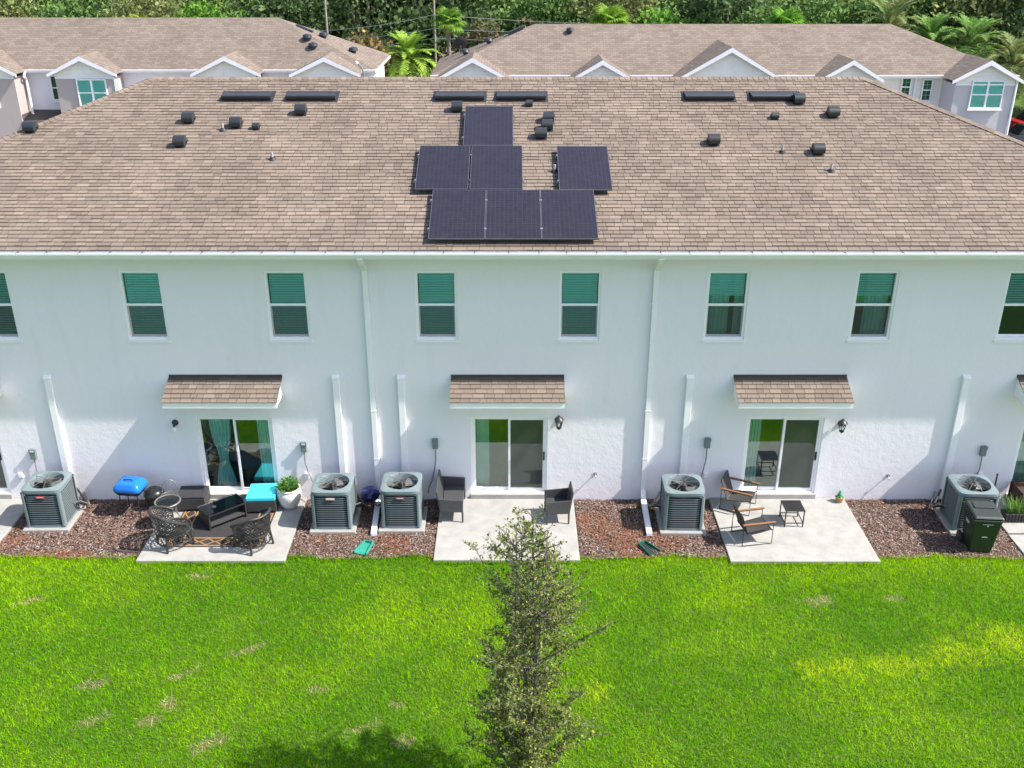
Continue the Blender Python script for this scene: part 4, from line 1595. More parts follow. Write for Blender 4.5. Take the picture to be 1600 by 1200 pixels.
bw = MB()
rings = [(.16, .55), (.28, .60), (.335, .695)]
vs_, fs_ = [], []
for h_, z in rings:
    for x_, y_ in rounded_sq(h_, .1, 40):
        vs_.append((x_, y_ * .82, z))
for r_ in range(2):
    for k in range(40):
        k2 = (k + 1) % 40
        fs_.append((r_ * 40 + k, r_ * 40 + k2, (r_ + 1) * 40 + k2, (r_ + 1) * 40 + k))
fs_.append(tuple(reversed(range(40))))
bw.add(vs_, fs_).build('bowl', 'grill_black', o, smooth=True)
for sx in (-1, 1):
    MB().tube([(sx * .26, -.22, 0), (sx * .22, -.17, .59), (sx * .22, .17, .59), (sx * .26, .22, 0)], .014, 8).build('leg', 'frame_black', o)
MB().tube([(-.25, -.21, .12), (.25, .21, .12)], .010, 6).tube([(-.25, .21, .14), (.25, -.21, .14)], .010, 6).build('brace', 'frame_black', o)


def kettle(x, y, z, s, mt, label, rz=0):
    o = thing('kettle_grill', label, 'grill', (x, y, z), rz)
    prof_ = [(.06, .20), (.14, .225), (.19, .28), (.21, .35)]
    MB().lathe([(r_ * s, q_ * s) for r_, q_ in prof_], 28).build('bowl', mt, o, smooth=True)
    prof_ = [(.215, .352), (.215, .37), (.19, .43), (.13, .475), (.05, .495), (.01, .497)]
    l_ = MB().lathe([(r_ * s, q_ * s) for r_, q_ in prof_], 28).build('lid', mt, o, smooth=True)
    MB().tube([(-.06 * s, 0, .485 * s), (-.06 * s, 0, .53 * s), (.06 * s, 0, .53 * s), (.06 * s, 0, .485 * s)], .009, 8).build('handle', 'grill_black', l_)
    for k in range(3):
        a = R(90 + 120 * k)
        MB().tube([(.13 * s * math.cos(a), .13 * s * math.sin(a), .24 * s), (.20 * s * math.cos(a), .20 * s * math.sin(a), 0)], .009, 6).build('leg', 'frame_black', o)
    return o


kettle(-8.72, -.42, .03, 1.15, 'grill_black', 'small round black kettle grill right of the blue grill')
kettle(-3.46, -.42, .03, 1.15, 'grill_navy', 'small navy blue kettle grill between the two close-set air conditioners')

# hose left on the mulch
o = MB()
pts = []
for k in range(40):
    t_ = k / 39
    a = R(200 - 250 * t_)
    pts.append((-8.80 + .38 * math.cos(a) * (1 + .3 * t_), -2.12 + .22 * math.sin(a), .055 + .01 * math.sin(9 * t_)))
pts = [(-8.20, -1.60, .06), (-8.32, -1.75, .055), (-8.6, -1.86, .06)] + [(-8.85 - .28 * math.sin(math.pi * k / 10), -2.10 + .22 * math.cos(math.pi * k / 10), .055) for k in range(11)] + [(-8.55, -2.35, .055), (-8.38, -2.42, .055)]
ho = o.tube(pts, .028, 8).build('garden_hose', 'hose_brown', smooth=True)
tag(ho, 'brown hose curled on the mulch left of the rug patio', 'hose')

# ---- loveseat and armchair of the middle patio
def wicker_sofa(x, y, rz, width, label, cat, name):
    """faces +x, width along y"""
    o = thing(name, label, cat, (x, y, PZ), rz)
    hw = width / 2
    MB().b2(-.22, .27, -hw + .04, hw - .04, .33, .40).build('seat', 'wicker_grey', o, bevel=.012)
    b = MB()
    b.hexa([(-.27, -hw, .28), (-.21, -hw, .28), (-.21, hw, .28), (-.27, hw, .28)], [(-.36, -hw + .02, .84), (-.325, -hw + .02, .84), (-.325, hw - .02, .84), (-.36, hw - .02, .84)])
    b.build('backrest', 'wicker_grey', o, bevel=.01)
    for s in (-1, 1):
        yo, yi = s * hw, s * (hw - .035)
        y0_, y1_ = min(yo, yi), max(yo, yi)
        MB().hexa([(-.24, y0_, .28), (.28, y0_, .28), (.28, y1_, .28), (-.24, y1_, .28)], [(-.30, y0_, .64), (.285, y0_, .60), (.285, y1_, .60), (-.30, y1_, .64)]).build('arm', 'wicker_grey', o, bevel=.008)
        for xx in (-.25, .265):
            MB().hexa([(xx - .018, y0_, 0), (xx + .018, y0_, 0), (xx + .018, y1_, 0), (xx - .018, y1_, 0)], [(xx - .022, y0_, .279), (xx + .022, y0_, .279), (xx + .022, y1_, .279), (xx - .022, y1_, .279)]).build('leg', 'wicker_grey', o)
    MB().b2(.235, .262, -hw + .036, hw - .036, .26, .329).build('apron', 'wicker_grey', o)
    return o


wicker_sofa(-1.44, -.60, R(0), 1.12, 'black wicker loveseat on the left side of the middle patio', 'loveseat', 'wicker_loveseat')
wicker_sofa(1.08, -.93, R(183), .62, 'black wicker armchair on the right side of the middle patio', 'chair', 'wicker_armchair')


# ---- sling chairs
def sling_chair(x, y, rz, label):
    o = thing('sling_chair', label, 'chair', (x, y, PZ), rz, 'sling chairs with wooden arms on the right patio')
    hw = .31
    for s in (-1, 1):
        yy = s * hw
        b = MB()
        b.tube([(-.36, yy, 0), (-.36, yy, .545), (.36, yy, .545), (.36, yy, 0), (-.36, yy, .012)], .013, 6)
        b.build('side_frame', 'frame_black', o)
        MB().b2(-.39, .40, yy - .026, yy + .026, .56, .585).build('armrest', 'wood_arm', o, bevel=.006)
    b = MB()
    b.tube([(-.40, -hw + .04, .78), (-.22, -hw + .04, .26), (.34, -hw + .04, .36)], .012, 6)
    b.tube([(-.40, hw - .04, .78), (-.22, hw - .04, .26), (.34, hw - .04, .36)], .012, 6)
    b.tube([(-.40, -hw + .04, .78), (-.40, hw - .04, .78)], .012, 6)
    b.tube([(.34, -hw, .36), (.34, hw, .36)], .012, 6).tube([(-.24, -hw, .30), (-.24, hw, .30)], .012, 6)
    b.build('seat_frame', 'frame_black', o)
    for nm, A, B in (('backrest', (-.395, .775), (-.215, .275)), ('seat', (-.205, .272), (.325, .366))):
        q = MB()
        n = 8
        vs_, fs_ = [], []
        for i in range(n + 1):
            u = i / n
            xx, zz = A[0] + (B[0] - A[0]) * u, A[1] + (B[1] - A[1]) * u - .02 * math.sin(math.pi * u)
            vs_ += [(xx, -hw + .035, zz), (xx, hw - .035, zz), (xx, -hw + .035, zz - .008), (xx, hw - .035, zz - .008)]
        for i in range(n):
            a = i * 4
            fs_ += [(a, a + 1, a + 5, a + 4), (a + 2, a + 6, a + 7, a + 3), (a, a + 4, a + 6, a + 2), (a + 1, a + 3, a + 7, a + 5)]
        q.add(vs_, fs_).build(nm, 'sling_dark', o, smooth=True)


sling_chair(5.53, -.42, R(-27), 'sling chair with wooden arms nearer the glass door')
sling_chair(5.56, -1.80, R(11), 'sling chair with wooden arms nearer the lawn')

o = thing('side_table', 'small square black metal side table on the right patio', 'table', (6.655, -1.12, PZ), R(0))
MB().b2(-.235, .235, -.25, .25, .435, .45).build('table_top', 'frame_black', o, bevel=.004)
for sx in (-1, 1):
    for sy in (-1, 1):
        MB().b2(sx * .215 - .012, sx * .215 + .012, sy * .23 - .012, sy * .23 + .012, 0, .434).build('leg', 'frame_black', o)
    MB().b2(sx * .215 - .009, sx * .215 + .009, -.217, .217, .10, .118).build('stretcher', 'frame_black', o)
for sy in (-1, 1):
    MB().b2(-.202, .202, sy * .23 - .009, sy * .23 + .009, .10, .118).build('stretcher', 'frame_black', o)

o = thing('cactus_pot', 'small clay pot with green ornament at the wall on the right patio', 'plant pot', (8.08, -.20, PZ))
MB().lathe([(.07, 0), (.085, .02), (.10, .12), (.11, .125), (.11, .145), (.09, .145), (.085, .12)], 18).build('pot', 'pot_clay', o, smooth=True)
b = MB()
for k, (r_, z_) in enumerate(((.08, .15), (.06, .21), (.035, .27))):
    for j in range(8):
        a = 2 * math.pi * j / 8 + k * .4
        b.tube([(0, 0, z_ - .02), (r_ * .6 * math.cos(a), r_ * .6 * math.sin(a), z_ + .03), (r_ * math.cos(a), r_ * math.sin(a), z_ + .01)], [.02, .022, .006], 6)
b.build('succulent', 'cactus_green', o, smooth=True)

# ---- green splash trays
for x, y, rz, lb, mt in ((-3.37, -2.20, R(-18), 'green plastic splash tray by the end of the left downspout', 'splash_green'), (3.12, -2.22, R(32), 'dark green open splash tray by the end of the right downspout', 'splash_dark')):
    o = thing('splash_tray', lb, 'splash tray', (x, y, .045), rz, 'green splash trays on the mulch')
    wa, wb, L2 = (.10, .15, .24)
    b = MB()
    b.hexa([(-wb, -L2, 0), (wb, -L2, 0), (wa, L2, 0), (-wa, L2, 0)], [(-wb, -L2, .012), (wb, -L2, .012), (wa, L2, .012), (-wa, L2, .012)])
    bt = b.build('tray_floor', mt if mt == 'splash_green' else 'soil', o)
    for s in (-1, 1):
        MB().hexa([(s * wb - .014, -L2, .012), (s * wb + .014, -L2, .012), (s * wa + .014, L2, .012), (s * wa - .014, L2, .012)],
                  [(s * wb - .010, -L2, .06), (s * wb + .010, -L2, .06), (s * wa + .010, L2, .075), (s * wa - .010, L2, .075)]).build('side_rim', mt, o)
    MB().b2(-wa + .012, wa - .012, L2 - .02, L2, .0125, .072).build('end_rim', mt, o)
    for k in (-1, 0, 1):
        MB().hexa([(k * .07 - .008, -L2 + .02, .0125), (k * .07 + .008, -L2 + .02, .0125), (k * .045 + .008, L2 - .03, .0125), (k * .045 - .008, L2 - .03, .0125)],
                  [(k * .07 - .005, -L2 + .02, .026), (k * .07 + .005, -L2 + .02, .026), (k * .045 + .005, L2 - .03, .026), (k * .045 - .005, L2 - .03, .026)]).build('rib', mt, o)

# ---- trash cart
o = thing('trash_cart', 'dark green wheeled trash cart with grey lid at the lawn edge', 'trash cart', (10.66, -2.10, 0.02), R(-5))
b = MB()
b.hexa([(-.24, -.27, .03), (.24, -.27, .03), (.24, .27, .03), (-.24, .27, .03)], [(-.31, -.38, .93), (.31, -.38, .93), (.31, .36, .96), (-.31, .36, .96)])
bd = b.build('body', 'cart_green', o, bevel=.03)
MB().b2(-.10, .10, -.32, -.295, .40, .52).build('grab_bar', 'cart_lid', o)
b = MB()
b.hexa([(-.335, -.41, .925), (.335, -.41, .925), (.335, .39, .955), (-.335, .39, .955)], [(-.335, -.41, .955), (.335, -.41, .955), (.335, .39, .985), (-.335, .39, .985)])
b.build('rim', 'cart_green', o, bevel=.01)
b = MB()
b.hexa([(-.325, -.40, .9875), (.325, -.40, .9875), (.325, .34, 1.0), (-.325, .34, 1.0)], [(-.29, -.36, 1.03), (.29, -.36, 1.03), (.29, .30, 1.06), (-.29, .30, 1.06)])
ld = b.build('lid', 'cart_lid', o, bevel=.015)
MB().b2(-.22, .22, -.02, .24, 1.045, 1.075).build('lid_panel', 'cart_lid', ld, bevel=.01)
MB().tube([(-.28, .40, .98), (-.28, .45, 1.0), (.28, .45, 1.0), (.28, .40, .98)], .018, 8).build('handle', 'cart_green', o, smooth=True)
for s in (-1, 1):
    wl = MB().lathe([(.06, -.03), (.13, -.03), (.14, -.015), (.14, .015), (.13, .03), (.06, .03)], 24).build('wheel', 'rubber_black', o, (s * .30, .26, .12), (0, R(90), 0), smooth=True)
    MB().lathe([(.055, -.034), (.055, .034)], 12).build('hub', 'cart_lid', wl)
# the emblem and recycled-mark plate on the front
b = MB()
for a in range(5):
    an = R(90 + 72 * a)
    b.add([(0, -.372, .80), (.012 * math.cos(an - .6), -.372, .80 + .012 * math.sin(an - .6)), (.032 * math.cos(an), -.373, .80 + .032 * math.sin(an)), (.012 * math.cos(an + .6), -.372, .80 + .012 * math.sin(an + .6))], [(0, 1, 2, 3)])
b.b2(-.12, .12, -.379, -.373, .835, .845)
b.build('emblem', 'mark_white', o)
MB().b2(-.06, .06, -.328, -.3205, .47, .495).build('plate', 'mark_white', o)
# two white bars on the cart's left side
b = MB()
b.box((-.305, .0, .72), (.006, .22, .018), (0, R(4.5), 0)).box((-.302, .02, .67), (.006, .18, .014), (0, R(4.5), 0))
b.build('side_lettering', 'mark_white', o)

# ---- planters at the right edge
o = thing('trough_planter', 'black ribbed trough planter with strappy leaves at the right edge', 'planter', (12.15, -1.02, PZ))
MB().b2(-.42, .42, -.14, .14, 0, .22).build('trough', 'rubber_black', o, bevel=.01)
for k in range(11):
    MB().b2(-.40 + k * .076, -.37 + k * .076, -.152, -.1405, .01, .21).build('rib', 'frame_black', o)
n = 150
pos = np.stack([npr.uniform(-.38, .38, n), npr.uniform(-.1, .1, n), np.full(n, .2)], 1)
vs_, fs_, cs_ = [], [], []
for i in range(n):
    a = rnd.uniform(0, 6.28)
    L_ = rnd.uniform(.3, .55)
    out = rnd.uniform(.08, .34)
    d_ = np.array([math.cos(a), math.sin(a), 0])
    s_ = np.array([-math.sin(a), math.cos(a), 0]) * .012
    o0 = len(vs_)
    for j in range(5):
        u = j / 4
        p_ = pos[i] + d_ * out * u ** 1.6 + np.array([0, 0, L_ * (u - .35 * u * u * (out / .3))])
        wdt = s_ * (1 - u * .9)
        vs_ += [tuple(p_ - wdt), tuple(p_ + wdt)]
    c_ = tuple(np.array([.15, .29, .05]) * rnd.uniform(.6, 1.5))
    for j in range(4):
        fs_.append((o0 + 2 * j, o0 + 2 * j + 1, o0 + 2 * j + 3, o0 + 2 * j + 2))
        cs_.append(c_)
mb = MB()
mb.v, mb.f, mb.c = vs_, fs_, cs_
mb.build('foliage', 'leaf', o, attr=True)
o = thing('wooden_box', 'dark brown wooden planter box by the wall at the right edge', 'planter box', (12.72, -.42, PZ), R(0))
for k in range(4):
    MB().b2(-.42, .42, -.30, -.275, .02 + k * .125, .137 + k * .125).build('plank', 'planter_brown', o)
    MB().b2(-.42, .42, .275, .30, .02 + k * .125, .137 + k * .125).build('plank', 'planter_brown', o)
    MB().b2(-.42, -.395, -.274, .274, .02 + k * .125, .137 + k * .125).build('plank', 'planter_brown', o)
    MB().b2(.395, .42, -.274, .274, .02 + k * .125, .137 + k * .125).build('plank', 'planter_brown', o)
for a in (-1, 1):
    for c in (-1, 1):
        MB().b2(a * .43 - .025, a * .43 + .025, c * .31 - .008, c * .31 + .008, 0, .54).build('corner_post', 'planter_brown', o)
MB().b2(-.394, .394, -.273, .273, .38, .40).build('potting_soil', 'soil', o)
o = MB().tube([(0, 0, 0), (0, 0, .95)], .02, 8).lathe([(.028, .95), (.028, .97), (.01, .98)], 10).lathe([(.05, 0), (.05, .02), (.02, .03)], 12).build('short_post', 'frame_black', None, (11.72, -.42, .02))
tag(o, 'thin black post between the air conditioner and the wooden box', 'post')


# ------------------------------------------------------------------ young tree on the lawn
def young_tree():
    bx, by = .30, -9.35
    root = thing('young_tree', 'young slender tree with small olive leaves standing on the lawn', 'tree', (bx, by, 0))
    r2 = random.Random(5)
    wood = MB()
    P_, D_ = [], []
    H_ = 5.55

    def radius(z):
        k = [(0, .6), (.6, 1.05), (1.4, 1.3), (2.2, 1.34), (2.9, 1.18), (3.6, .92), (4.3, .72), (4.9, .48), (5.6, .14)]
        for a, b in zip(k, k[1:]):
            if a[0] <= z <= b[0]:
                return a[1] + (b[1] - a[1]) * (z - a[0]) / (b[0] - a[0])
        return .1

    def twig_leaves(p, d, L, dens=1.0):
        n = max(3, int(L * (66 if p.z < 2.3 else 54 if p.z < 3.6 else 40) * dens))
        for i in range(n):
            u = r2.uniform(.12, 1.02)
            q = p + d * L * u
            dd = (d * .5 + Vector((r2.gauss(0, 1), r2.gauss(0, 1), r2.gauss(.2, .8)))).normalized()
            P_.append(q + dd * .005)
            D_.append(dd)

    stems = []
    for k in range(4):
        a = 2 * math.pi * k / 4 + .5
        sp = r2.uniform(.18, .34) if k else .06
        hh = H_ * (1.0 if k == 0 else r2.uniform(.72, .98))
        pts, rs = [], []
        for j in range(15):
            u = j / 14
            pts.append(Vector((sp * math.cos(a) * u ** .7 + .05 * math.sin(5 * u + k), sp * math.sin(a) * u ** .7 + .05 * math.cos(4 * u + 2 * k), hh * u)))
            rs.append((.046 if k == 0 else .03) * (1 - u) ** .8 + .004)
        wood.tube(pts, rs, 6)
        stems.append((pts, hh))
    nb = 270
    for i in range(nb):
        pts, hh = stems[r2.randrange(4)]
        u = r2.uniform(.03, .97)
        j = u * 14
        j0 = min(13, int(j))
        p = pts[j0].lerp(pts[j0 + 1], j - j0)
        a = r2.uniform(0, 6.283)
        el = r2.uniform(R(18), R(58))
        d = Vector((math.cos(a) * math.cos(el), math.sin(a) * math.cos(el), math.sin(el)))
        zt = p.z + .3
        L = max(.18, radius(min(5.5, zt)) * r2.uniform(.45, 1.12) * (.85 + .3 * math.sin(2.3 * a + zt * 1.7)) / math.cos(el) * .9)
        L = min(L, 1.5)
        q1 = p + d * L * .55 + Vector((r2.gauss(0, .04), r2.gauss(0, .04), .03))
        d2_ = (d + Vector((r2.gauss(0, .22), r2.gauss(0, .22), .12))).normalized()
        q2 = q1 + d2_ * L * .45
        wood.tube([p, q1, q2], [.011, .007, .003], 4, cap=False)
        twig_leaves(q1, d2_, L * .45, 1.0)
        nt_ = int(2 + L * 7)
        for k in range(nt_):
            s = r2.uniform(.22, .98)
            q = p.lerp(q1, s / .55) if s < .55 else q1.lerp(q2, (s - .55) / .45)
            dd = (d + Vector((r2.gauss(0, .75), r2.gauss(0, .75), r2.gauss(.15, .5)))).normalized()
            Lt = r2.uniform(.12, .34)
            wood.tube([q, q + dd * Lt], [.004, .002], 3, cap=False)
            twig_leaves(q, dd, Lt, 1.0)
    wood.build('branches', 'bark', root)
    pos, dirs = np.array([tuple(p) for p in P_]), np.array([tuple(p) for p in D_])
    n = len(pos)
    base = np.array([[.15, .195, .042], [.215, .25, .07], [.095, .135, .03], [.32, .32, .13], [.45, .40, .05]])
    c = base[npr.choice(5, n, p=[.34, .28, .24, .11, .03])] * npr.uniform(.7, 1.25, (n, 1))
    me = leaves_mesh('crown', pos, dirs, npr.uniform(.036, .070, n), c, 'leaf', aspect=.5)
    inst('crown', me, root)
    MB().tube([(0, 0, -.05), (0, 0, .25), (.01, 0, .5)], [.07, .05, .045], 10).build('trunk', 'bark', root, smooth=True)
    print('tree leaves', n)


young_tree()

# ------------------------------------------------------------------ rear townhouses
def uv_roof_plane(mb_list, pts, name, parent, mat='shingle_far'):
    """pts: eave-left, eave-right, then up; UV u along the eave, v up the slope, in metres"""
    me = bpy.data.meshes.new(name)
    me.from_pydata([tuple(p) for p in pts], [], [tuple(range(len(pts)))])
    uvl = me.uv_layers.new(name='UVMap')
    a, b = Vector(pts[0]), Vector(pts[1])
    ux = (b - a).normalized()
    nrm = ux.cross(Vector(pts[2]) - a).normalized()
    uy = nrm.cross(ux)
    for l in me.loops:
        p = Vector(me.vertices[l.vertex_index].co) - a
        uvl.data[l.index].uv = (p.dot(ux) + 3.1, p.dot(uy))
    me.materials.append(MATS[mat])
    return inst(name, me, parent)


def rear_window(parent, x, y, z, w, h, panes, grid=(2, 2), blind_or_dark=True):
    f = MB()
    t = .06
    f.b2(-w / 2, -w / 2 + t, -.03, .06, 0, h).b2(w / 2 - t, w / 2, -.03, .06, 0, h).b2(-w / 2 + t, w / 2 - t, -.03, .06, 0, t).b2(-w / 2 + t, w / 2 - t, -.03, .06, h - t, h)
    for k in range(1, panes):
        xx = -w / 2 + w * k / panes
        f.b2(xx - .05, xx + .05, -.028, .058, t, h - t)
    f.b2(-w / 2 + t, w / 2 - t, -.025, .05, h / 2 - .03, h / 2 + .03)
    o = f.build('window', 'vinyl_white', parent, (x, y - .065, z))
    for k in range(panes):
        x0, x1 = -w / 2 + w * k / panes + .05, -w / 2 + w * (k + 1) / panes - .05
        for (a, b, mt) in ((h / 2 + .03, h - t, 'glass_upper'), (t, h / 2 - .03, 'glass_lower')):
            MB().add([(x0, .03, a), (x1, .03, a), (x1, .03, b), (x0, .03, b)], [(0, 1, 2, 3)]).build('pane', mt, o)
            if grid:
                g = MB()
                for i in range(1, grid[0]):
                    xx = x0 + (x1 - x0) * i / grid[0]
                    g.b2(xx - .010, xx + .010, .034, .044, a, b)
                for i in range(1, grid[1]):
                    zz = a + (b - a) * i / grid[1]
                    g.b2(x0, x1, .035, .043, zz - .010, zz + .010)
                g.build('glazing_bar', 'vinyl_white', o)
    MB().add([(-w / 2, .055, 0), (w / 2, .055, 0), (w / 2, .055, h), (-w / 2, .055, h)], [(0, 1, 2, 3)]).build('blind_or_dark', 'blind_white' if blind_or_dark else 'car_glass', o)
    MB().b2(-w / 2 - .06, w / 2 + .06, -.09, .0 - .031, -.10, -.01).build('window_sill', 'vinyl_white', o)
    return o


def rear_row(label, x0, x1, ye, yb, ze, zr, rx0, rx1, bays, body, bay_mat, ground=-.1):
    o = thing('townhouse_row', label, 'house')
    yr = (ye + yb) / 2
    # roof planes
    rf = uv_roof_plane(None, [(x0, ye, ze), (x1, ye, ze), (rx1, yr, zr), (rx0, yr, zr)], 'roof', o)
    uv_roof_plane(None, [(x1, yb, ze), (x0, yb, ze), (rx0, yr, zr), (rx1, yr, zr)], 'roof_slope', rf)
    uv_roof_plane(None, [(x1, ye, ze), (x1, yb, ze), (rx1, yr, zr)], 'roof_slope', rf)
    uv_roof_plane(None, [(x0, yb, ze), (x0, ye, ze), (rx0, yr, zr)], 'roof_slope', rf)
    ov = .4
    wl = MB().b2(x0 + ov, x1 - ov, ye + ov, yb - ov, ground, ze - .14)
    wl.build('wall', body, o)
    MB().b2(x0, x1, ye, yb, ze - .16, ze - .02).build('fascia', 'trim_white', o)
    MB().extr_x([(ye - .002, ze + .01), (ye - .002, ze - .12), (ye - .09, ze - .12), (ye - .12, ze - .02), (ye - .12, ze + .01)], x0, x1).build('gutter', 'gutter_white', o)
    s = (zr - ze) / (yr - ye)
    for (a, b, zp, yf, wins) in bays:
        mid = (a + b) / 2
        # gable roof running back into the main slope
        zv = ze - .02
        back = ye + (zp - ze) / s
        g = zv + .02
        e = .30
        uv_roof_plane(None, [(a - e, yf - e, g - .06), (a - e, ye + .05, g - .06), (mid, back, zp), (mid, yf - e, zp)][::1], 'gable_roof', rf)
        uv_roof_plane(None, [(b + e, ye + .05, g - .06), (b + e, yf - e, g - .06), (mid, yf - e, zp), (mid, back, zp)], 'gable_roof', rf)
        # barge boards
        for sgn, xa in ((-1, a - e), (1, b + e)):
            c = MB()
            p0, p1 = Vector((xa, yf - e - .01, g - .07)), Vector((mid, yf - e - .01, zp - .01))
            c.add([p0, p1, p1 - Vector((0, 0, .24)), p0 - Vector((0, 0, .16)), p0 + Vector((0, .05, 0)), p1 + Vector((0, .05, 0)), p1 + Vector((0, .05, -.24)), p0 + Vector((0, .05, -.16))],
                  [(0, 1, 2, 3), (4, 7, 6, 5), (0, 4, 5, 1), (3, 2, 6, 7), (0, 3, 7, 4)])
            c.build('barge_board', 'trim_white', o)
        gz = MB().add([(a, yf, ze - .28), (b, yf, ze - .28), (b, yf, g - .02), (mid, yf, zp - .12), (a, yf, g - .02)], [(0, 1, 2, 3, 4)])
        for k in range(4):
            zz = ze - .1 + k * .2
            if zz < zp - .4:
                u = (zp - .1 - zz) / (zp - .1 - g + .1)
                hw = (b - a) / 2 * min(1, u)
                gz.b2(mid - hw, mid + hw, yf - .012, yf - .001, zz, zz + .012)
        gz.build('gable_panel', 'siding_white', o)
        MB().b2(a + .001, b - .001, yf - .04, yf + .0, ze - .34, ze - .26).build('trim_band', 'trim_white', o)
        MB().b2(a, b, yf, ye + ov + .1, ground, ze - .28).build('bay', bay_mat, o)
        for (wx, wz, ww, wh, n, gr) in wins:
            rear_window(o, wx, yf - .0, wz, ww, wh, n, gr)
    return o, s


LB = [(-30.2, -27.2, 6.85, 34.9, [(-29.1, 4.15, 1.75, 1.5, 2, (2, 2))]),
      (-24.95, -21.75, 6.80, 34.9, [(-23.0, 4.12, 1.62, 1.45, 2, (2, 2))]),
      (-17.15, -13.95, 6.80, 34.9, []), (-11.75, -8.5, 6.78, 34.7, [])]
left_row, s_l = rear_row('taupe and white townhouse row behind the roof at the left', -34.5, -7.55, 35.9, 43.4, 5.93, 8.38, -30.0, -13.55, LB, 'stucco_white', 'stucco_taupe')
# narrow side window, lower roof and downspout between the first two bays
rear_window(left_row, -25.55, 36.26, 4.25, .55, 1.35, 1, None, False)
lr = MB().hexa([(-27.2, 34.7, 3.15), (-24.96, 34.7, 3.15), (-24.96, 36.29, 3.15), (-27.2, 36.29, 3.15)], [(-27.2, 34.7, 3.22), (-24.96, 34.7, 3.22), (-24.96, 36.29, 3.72), (-27.2, 36.29, 3.72)])
lr.build('porch_roof', 'dark_brown', left_row)
MB().b2(-27.1, -25.4, 34.55, 34.69, 3.0, 3.2).build('porch_gutter', 'gutter_white', left_row)
MB().tube([(-26.95, 35.75, 5.85), (-26.95, 35.6, 5.6), (-27.0, 35.9, 5.4), (-27.0, 35.9, 3.6), (-26.7, 35.7, 3.4)], .07, 8).build('downspout', 'gutter_white', left_row)
MB().b2(-21.75, -21.5, 34.86, 35.1, 4.3, 5.55).build('downspout', 'gutter_white', left_row)
for (x, y) in ((-11.6, 38.0), (-11.2, 37.4), (-10.9, 39.3), (-9.1, 38.4)):
    z = min(5.93 + (8.38 - 5.93) * ((-7.55 - x) / 6.0), 5.93 + s_l * (y - 35.9)) - .02
    b = MB().lathe([(.16, 0), (.16, .12), (.28, .16), (.24, .3), (.05, .36)], 12)
    b.build('roof_turbine', 'black_metal', left_row, (x, y, z), smooth=True)
MB().box((-12.0, 39.5, 5.93 + 2.45 * ((-7.55 + 12.0) / 6.0) + .05), (1.0, .4, .10), (0, R(22), 0)).build('ridge_vent', 'black_metal', left_row)
# lamp arm at the corner
o = thing('roof_lamp', 'slim white lamp mast in front of the left rear townhouses', 'lamp post', (-7.9, 33.6, 0))
MB().tube([(0, 0, 0), (0, 0, 6.1), (-.1, 0, 6.35), (-.28, 0, 6.55)], .045, 8).build('mast', 'box_grey', o, smooth=True)
MB().lathe([(.05, 0), (.09, .04), (.08, .12), (.02, .16)], 12).build('lamp_head', 'siding_white', o, (-.33, 0, 6.5), smooth=True)

RB = [(-3.75, -.35, 6.98, 32.6, []), (3.3, 6.1, 6.86, 32.6, []), (8.75, 13.85, 7.5, 32.4, []),
      (16.3, 19.1, 6.86, 32.6, []), (23.15, 26.25, 6.88, 32.3, [(24.85, 4.42, 1.7, 1.42, 2, (2, 2))])]
right_row, s_r = rear_row('grey and cream townhouse row behind the roof at the right', -4.35, 27.0, 33.6, 41.0, 5.93, 8.22, 1.27, 21.1, RB, 'stucco_cream', 'stucco_grey')
rear_window(right_row, 21.2, 33.97, 4.78, .55, 1.0, 1, (2, 2), False)
rear_window(right_row, 22.35, 33.97, 4.55, .55, 1.15, 1, (2, 2), False)
MB().tube([(21.7, 33.85, 5.75), (21.7, 33.92, 5.6), (21.7, 33.92, 0)], .05, 8).build('downspout', 'gutter_white', right_row)
MB().tube([(26.32, 32.25, 6.0), (26.32, 32.25, 0)], .06, 8).build('downspout', 'gutter_white', right_row)
MB().b2(23.2, 24.3, 31.6, 32.29, 3.25, 3.35).build('porch_roof', 'dark_brown', right_row)
b = MB().lathe([(.12, 0), (.12, .1), (.22, .14), (.18, .26), (.04, .3)], 12)
b.build('roof_turbine', 'black_metal', right_row, (3.2, 36.6, 7.8), smooth=True)
for (x, y) in ((-2.6, 36.6), (-1.3, 37.2)):
    MB().lathe([(.14, 0), (.14, .1), (.26, .15), (.2, .28), (.05, .34)], 12).build('roof_turbine', 'black_metal', right_row, (x, y, 5.95 + 2.29 * (x + 4.35) / 5.62), smooth=True)
MB().box((.2, 37.3, 5.95 + 2.29 * (.2 + 4.35) / 5.62 + .08), (.9, .6, .14), (0, R(-22), 0)).build('ridge_vent', 'black_metal', right_row)
# satellite dish on the left slope of the right row
o = thing('satellite_dish', 'dark satellite dish on the left end of the right rear roof', 'satellite dish', (-2.95, 38.6, 6.45))
MB().lathe([(.02, 0), (.25, .03), (.42, .10), (.43, .11), (.25, .05), (.02, .02)], 24).build('reflector', 'black_metal', o, (0, 0, .55), (R(-50), R(-20), 0), smooth=True)
MB().tube([(0, 0, 0), (0, 0, .4), (-.03, .08, .6)], .03, 8).build('mast', 'dark_metal', o)
MB().tube([(0, .05, .5), (-.1, .45, .75)], .015, 6).build('feed_arm', 'dark_metal', o)


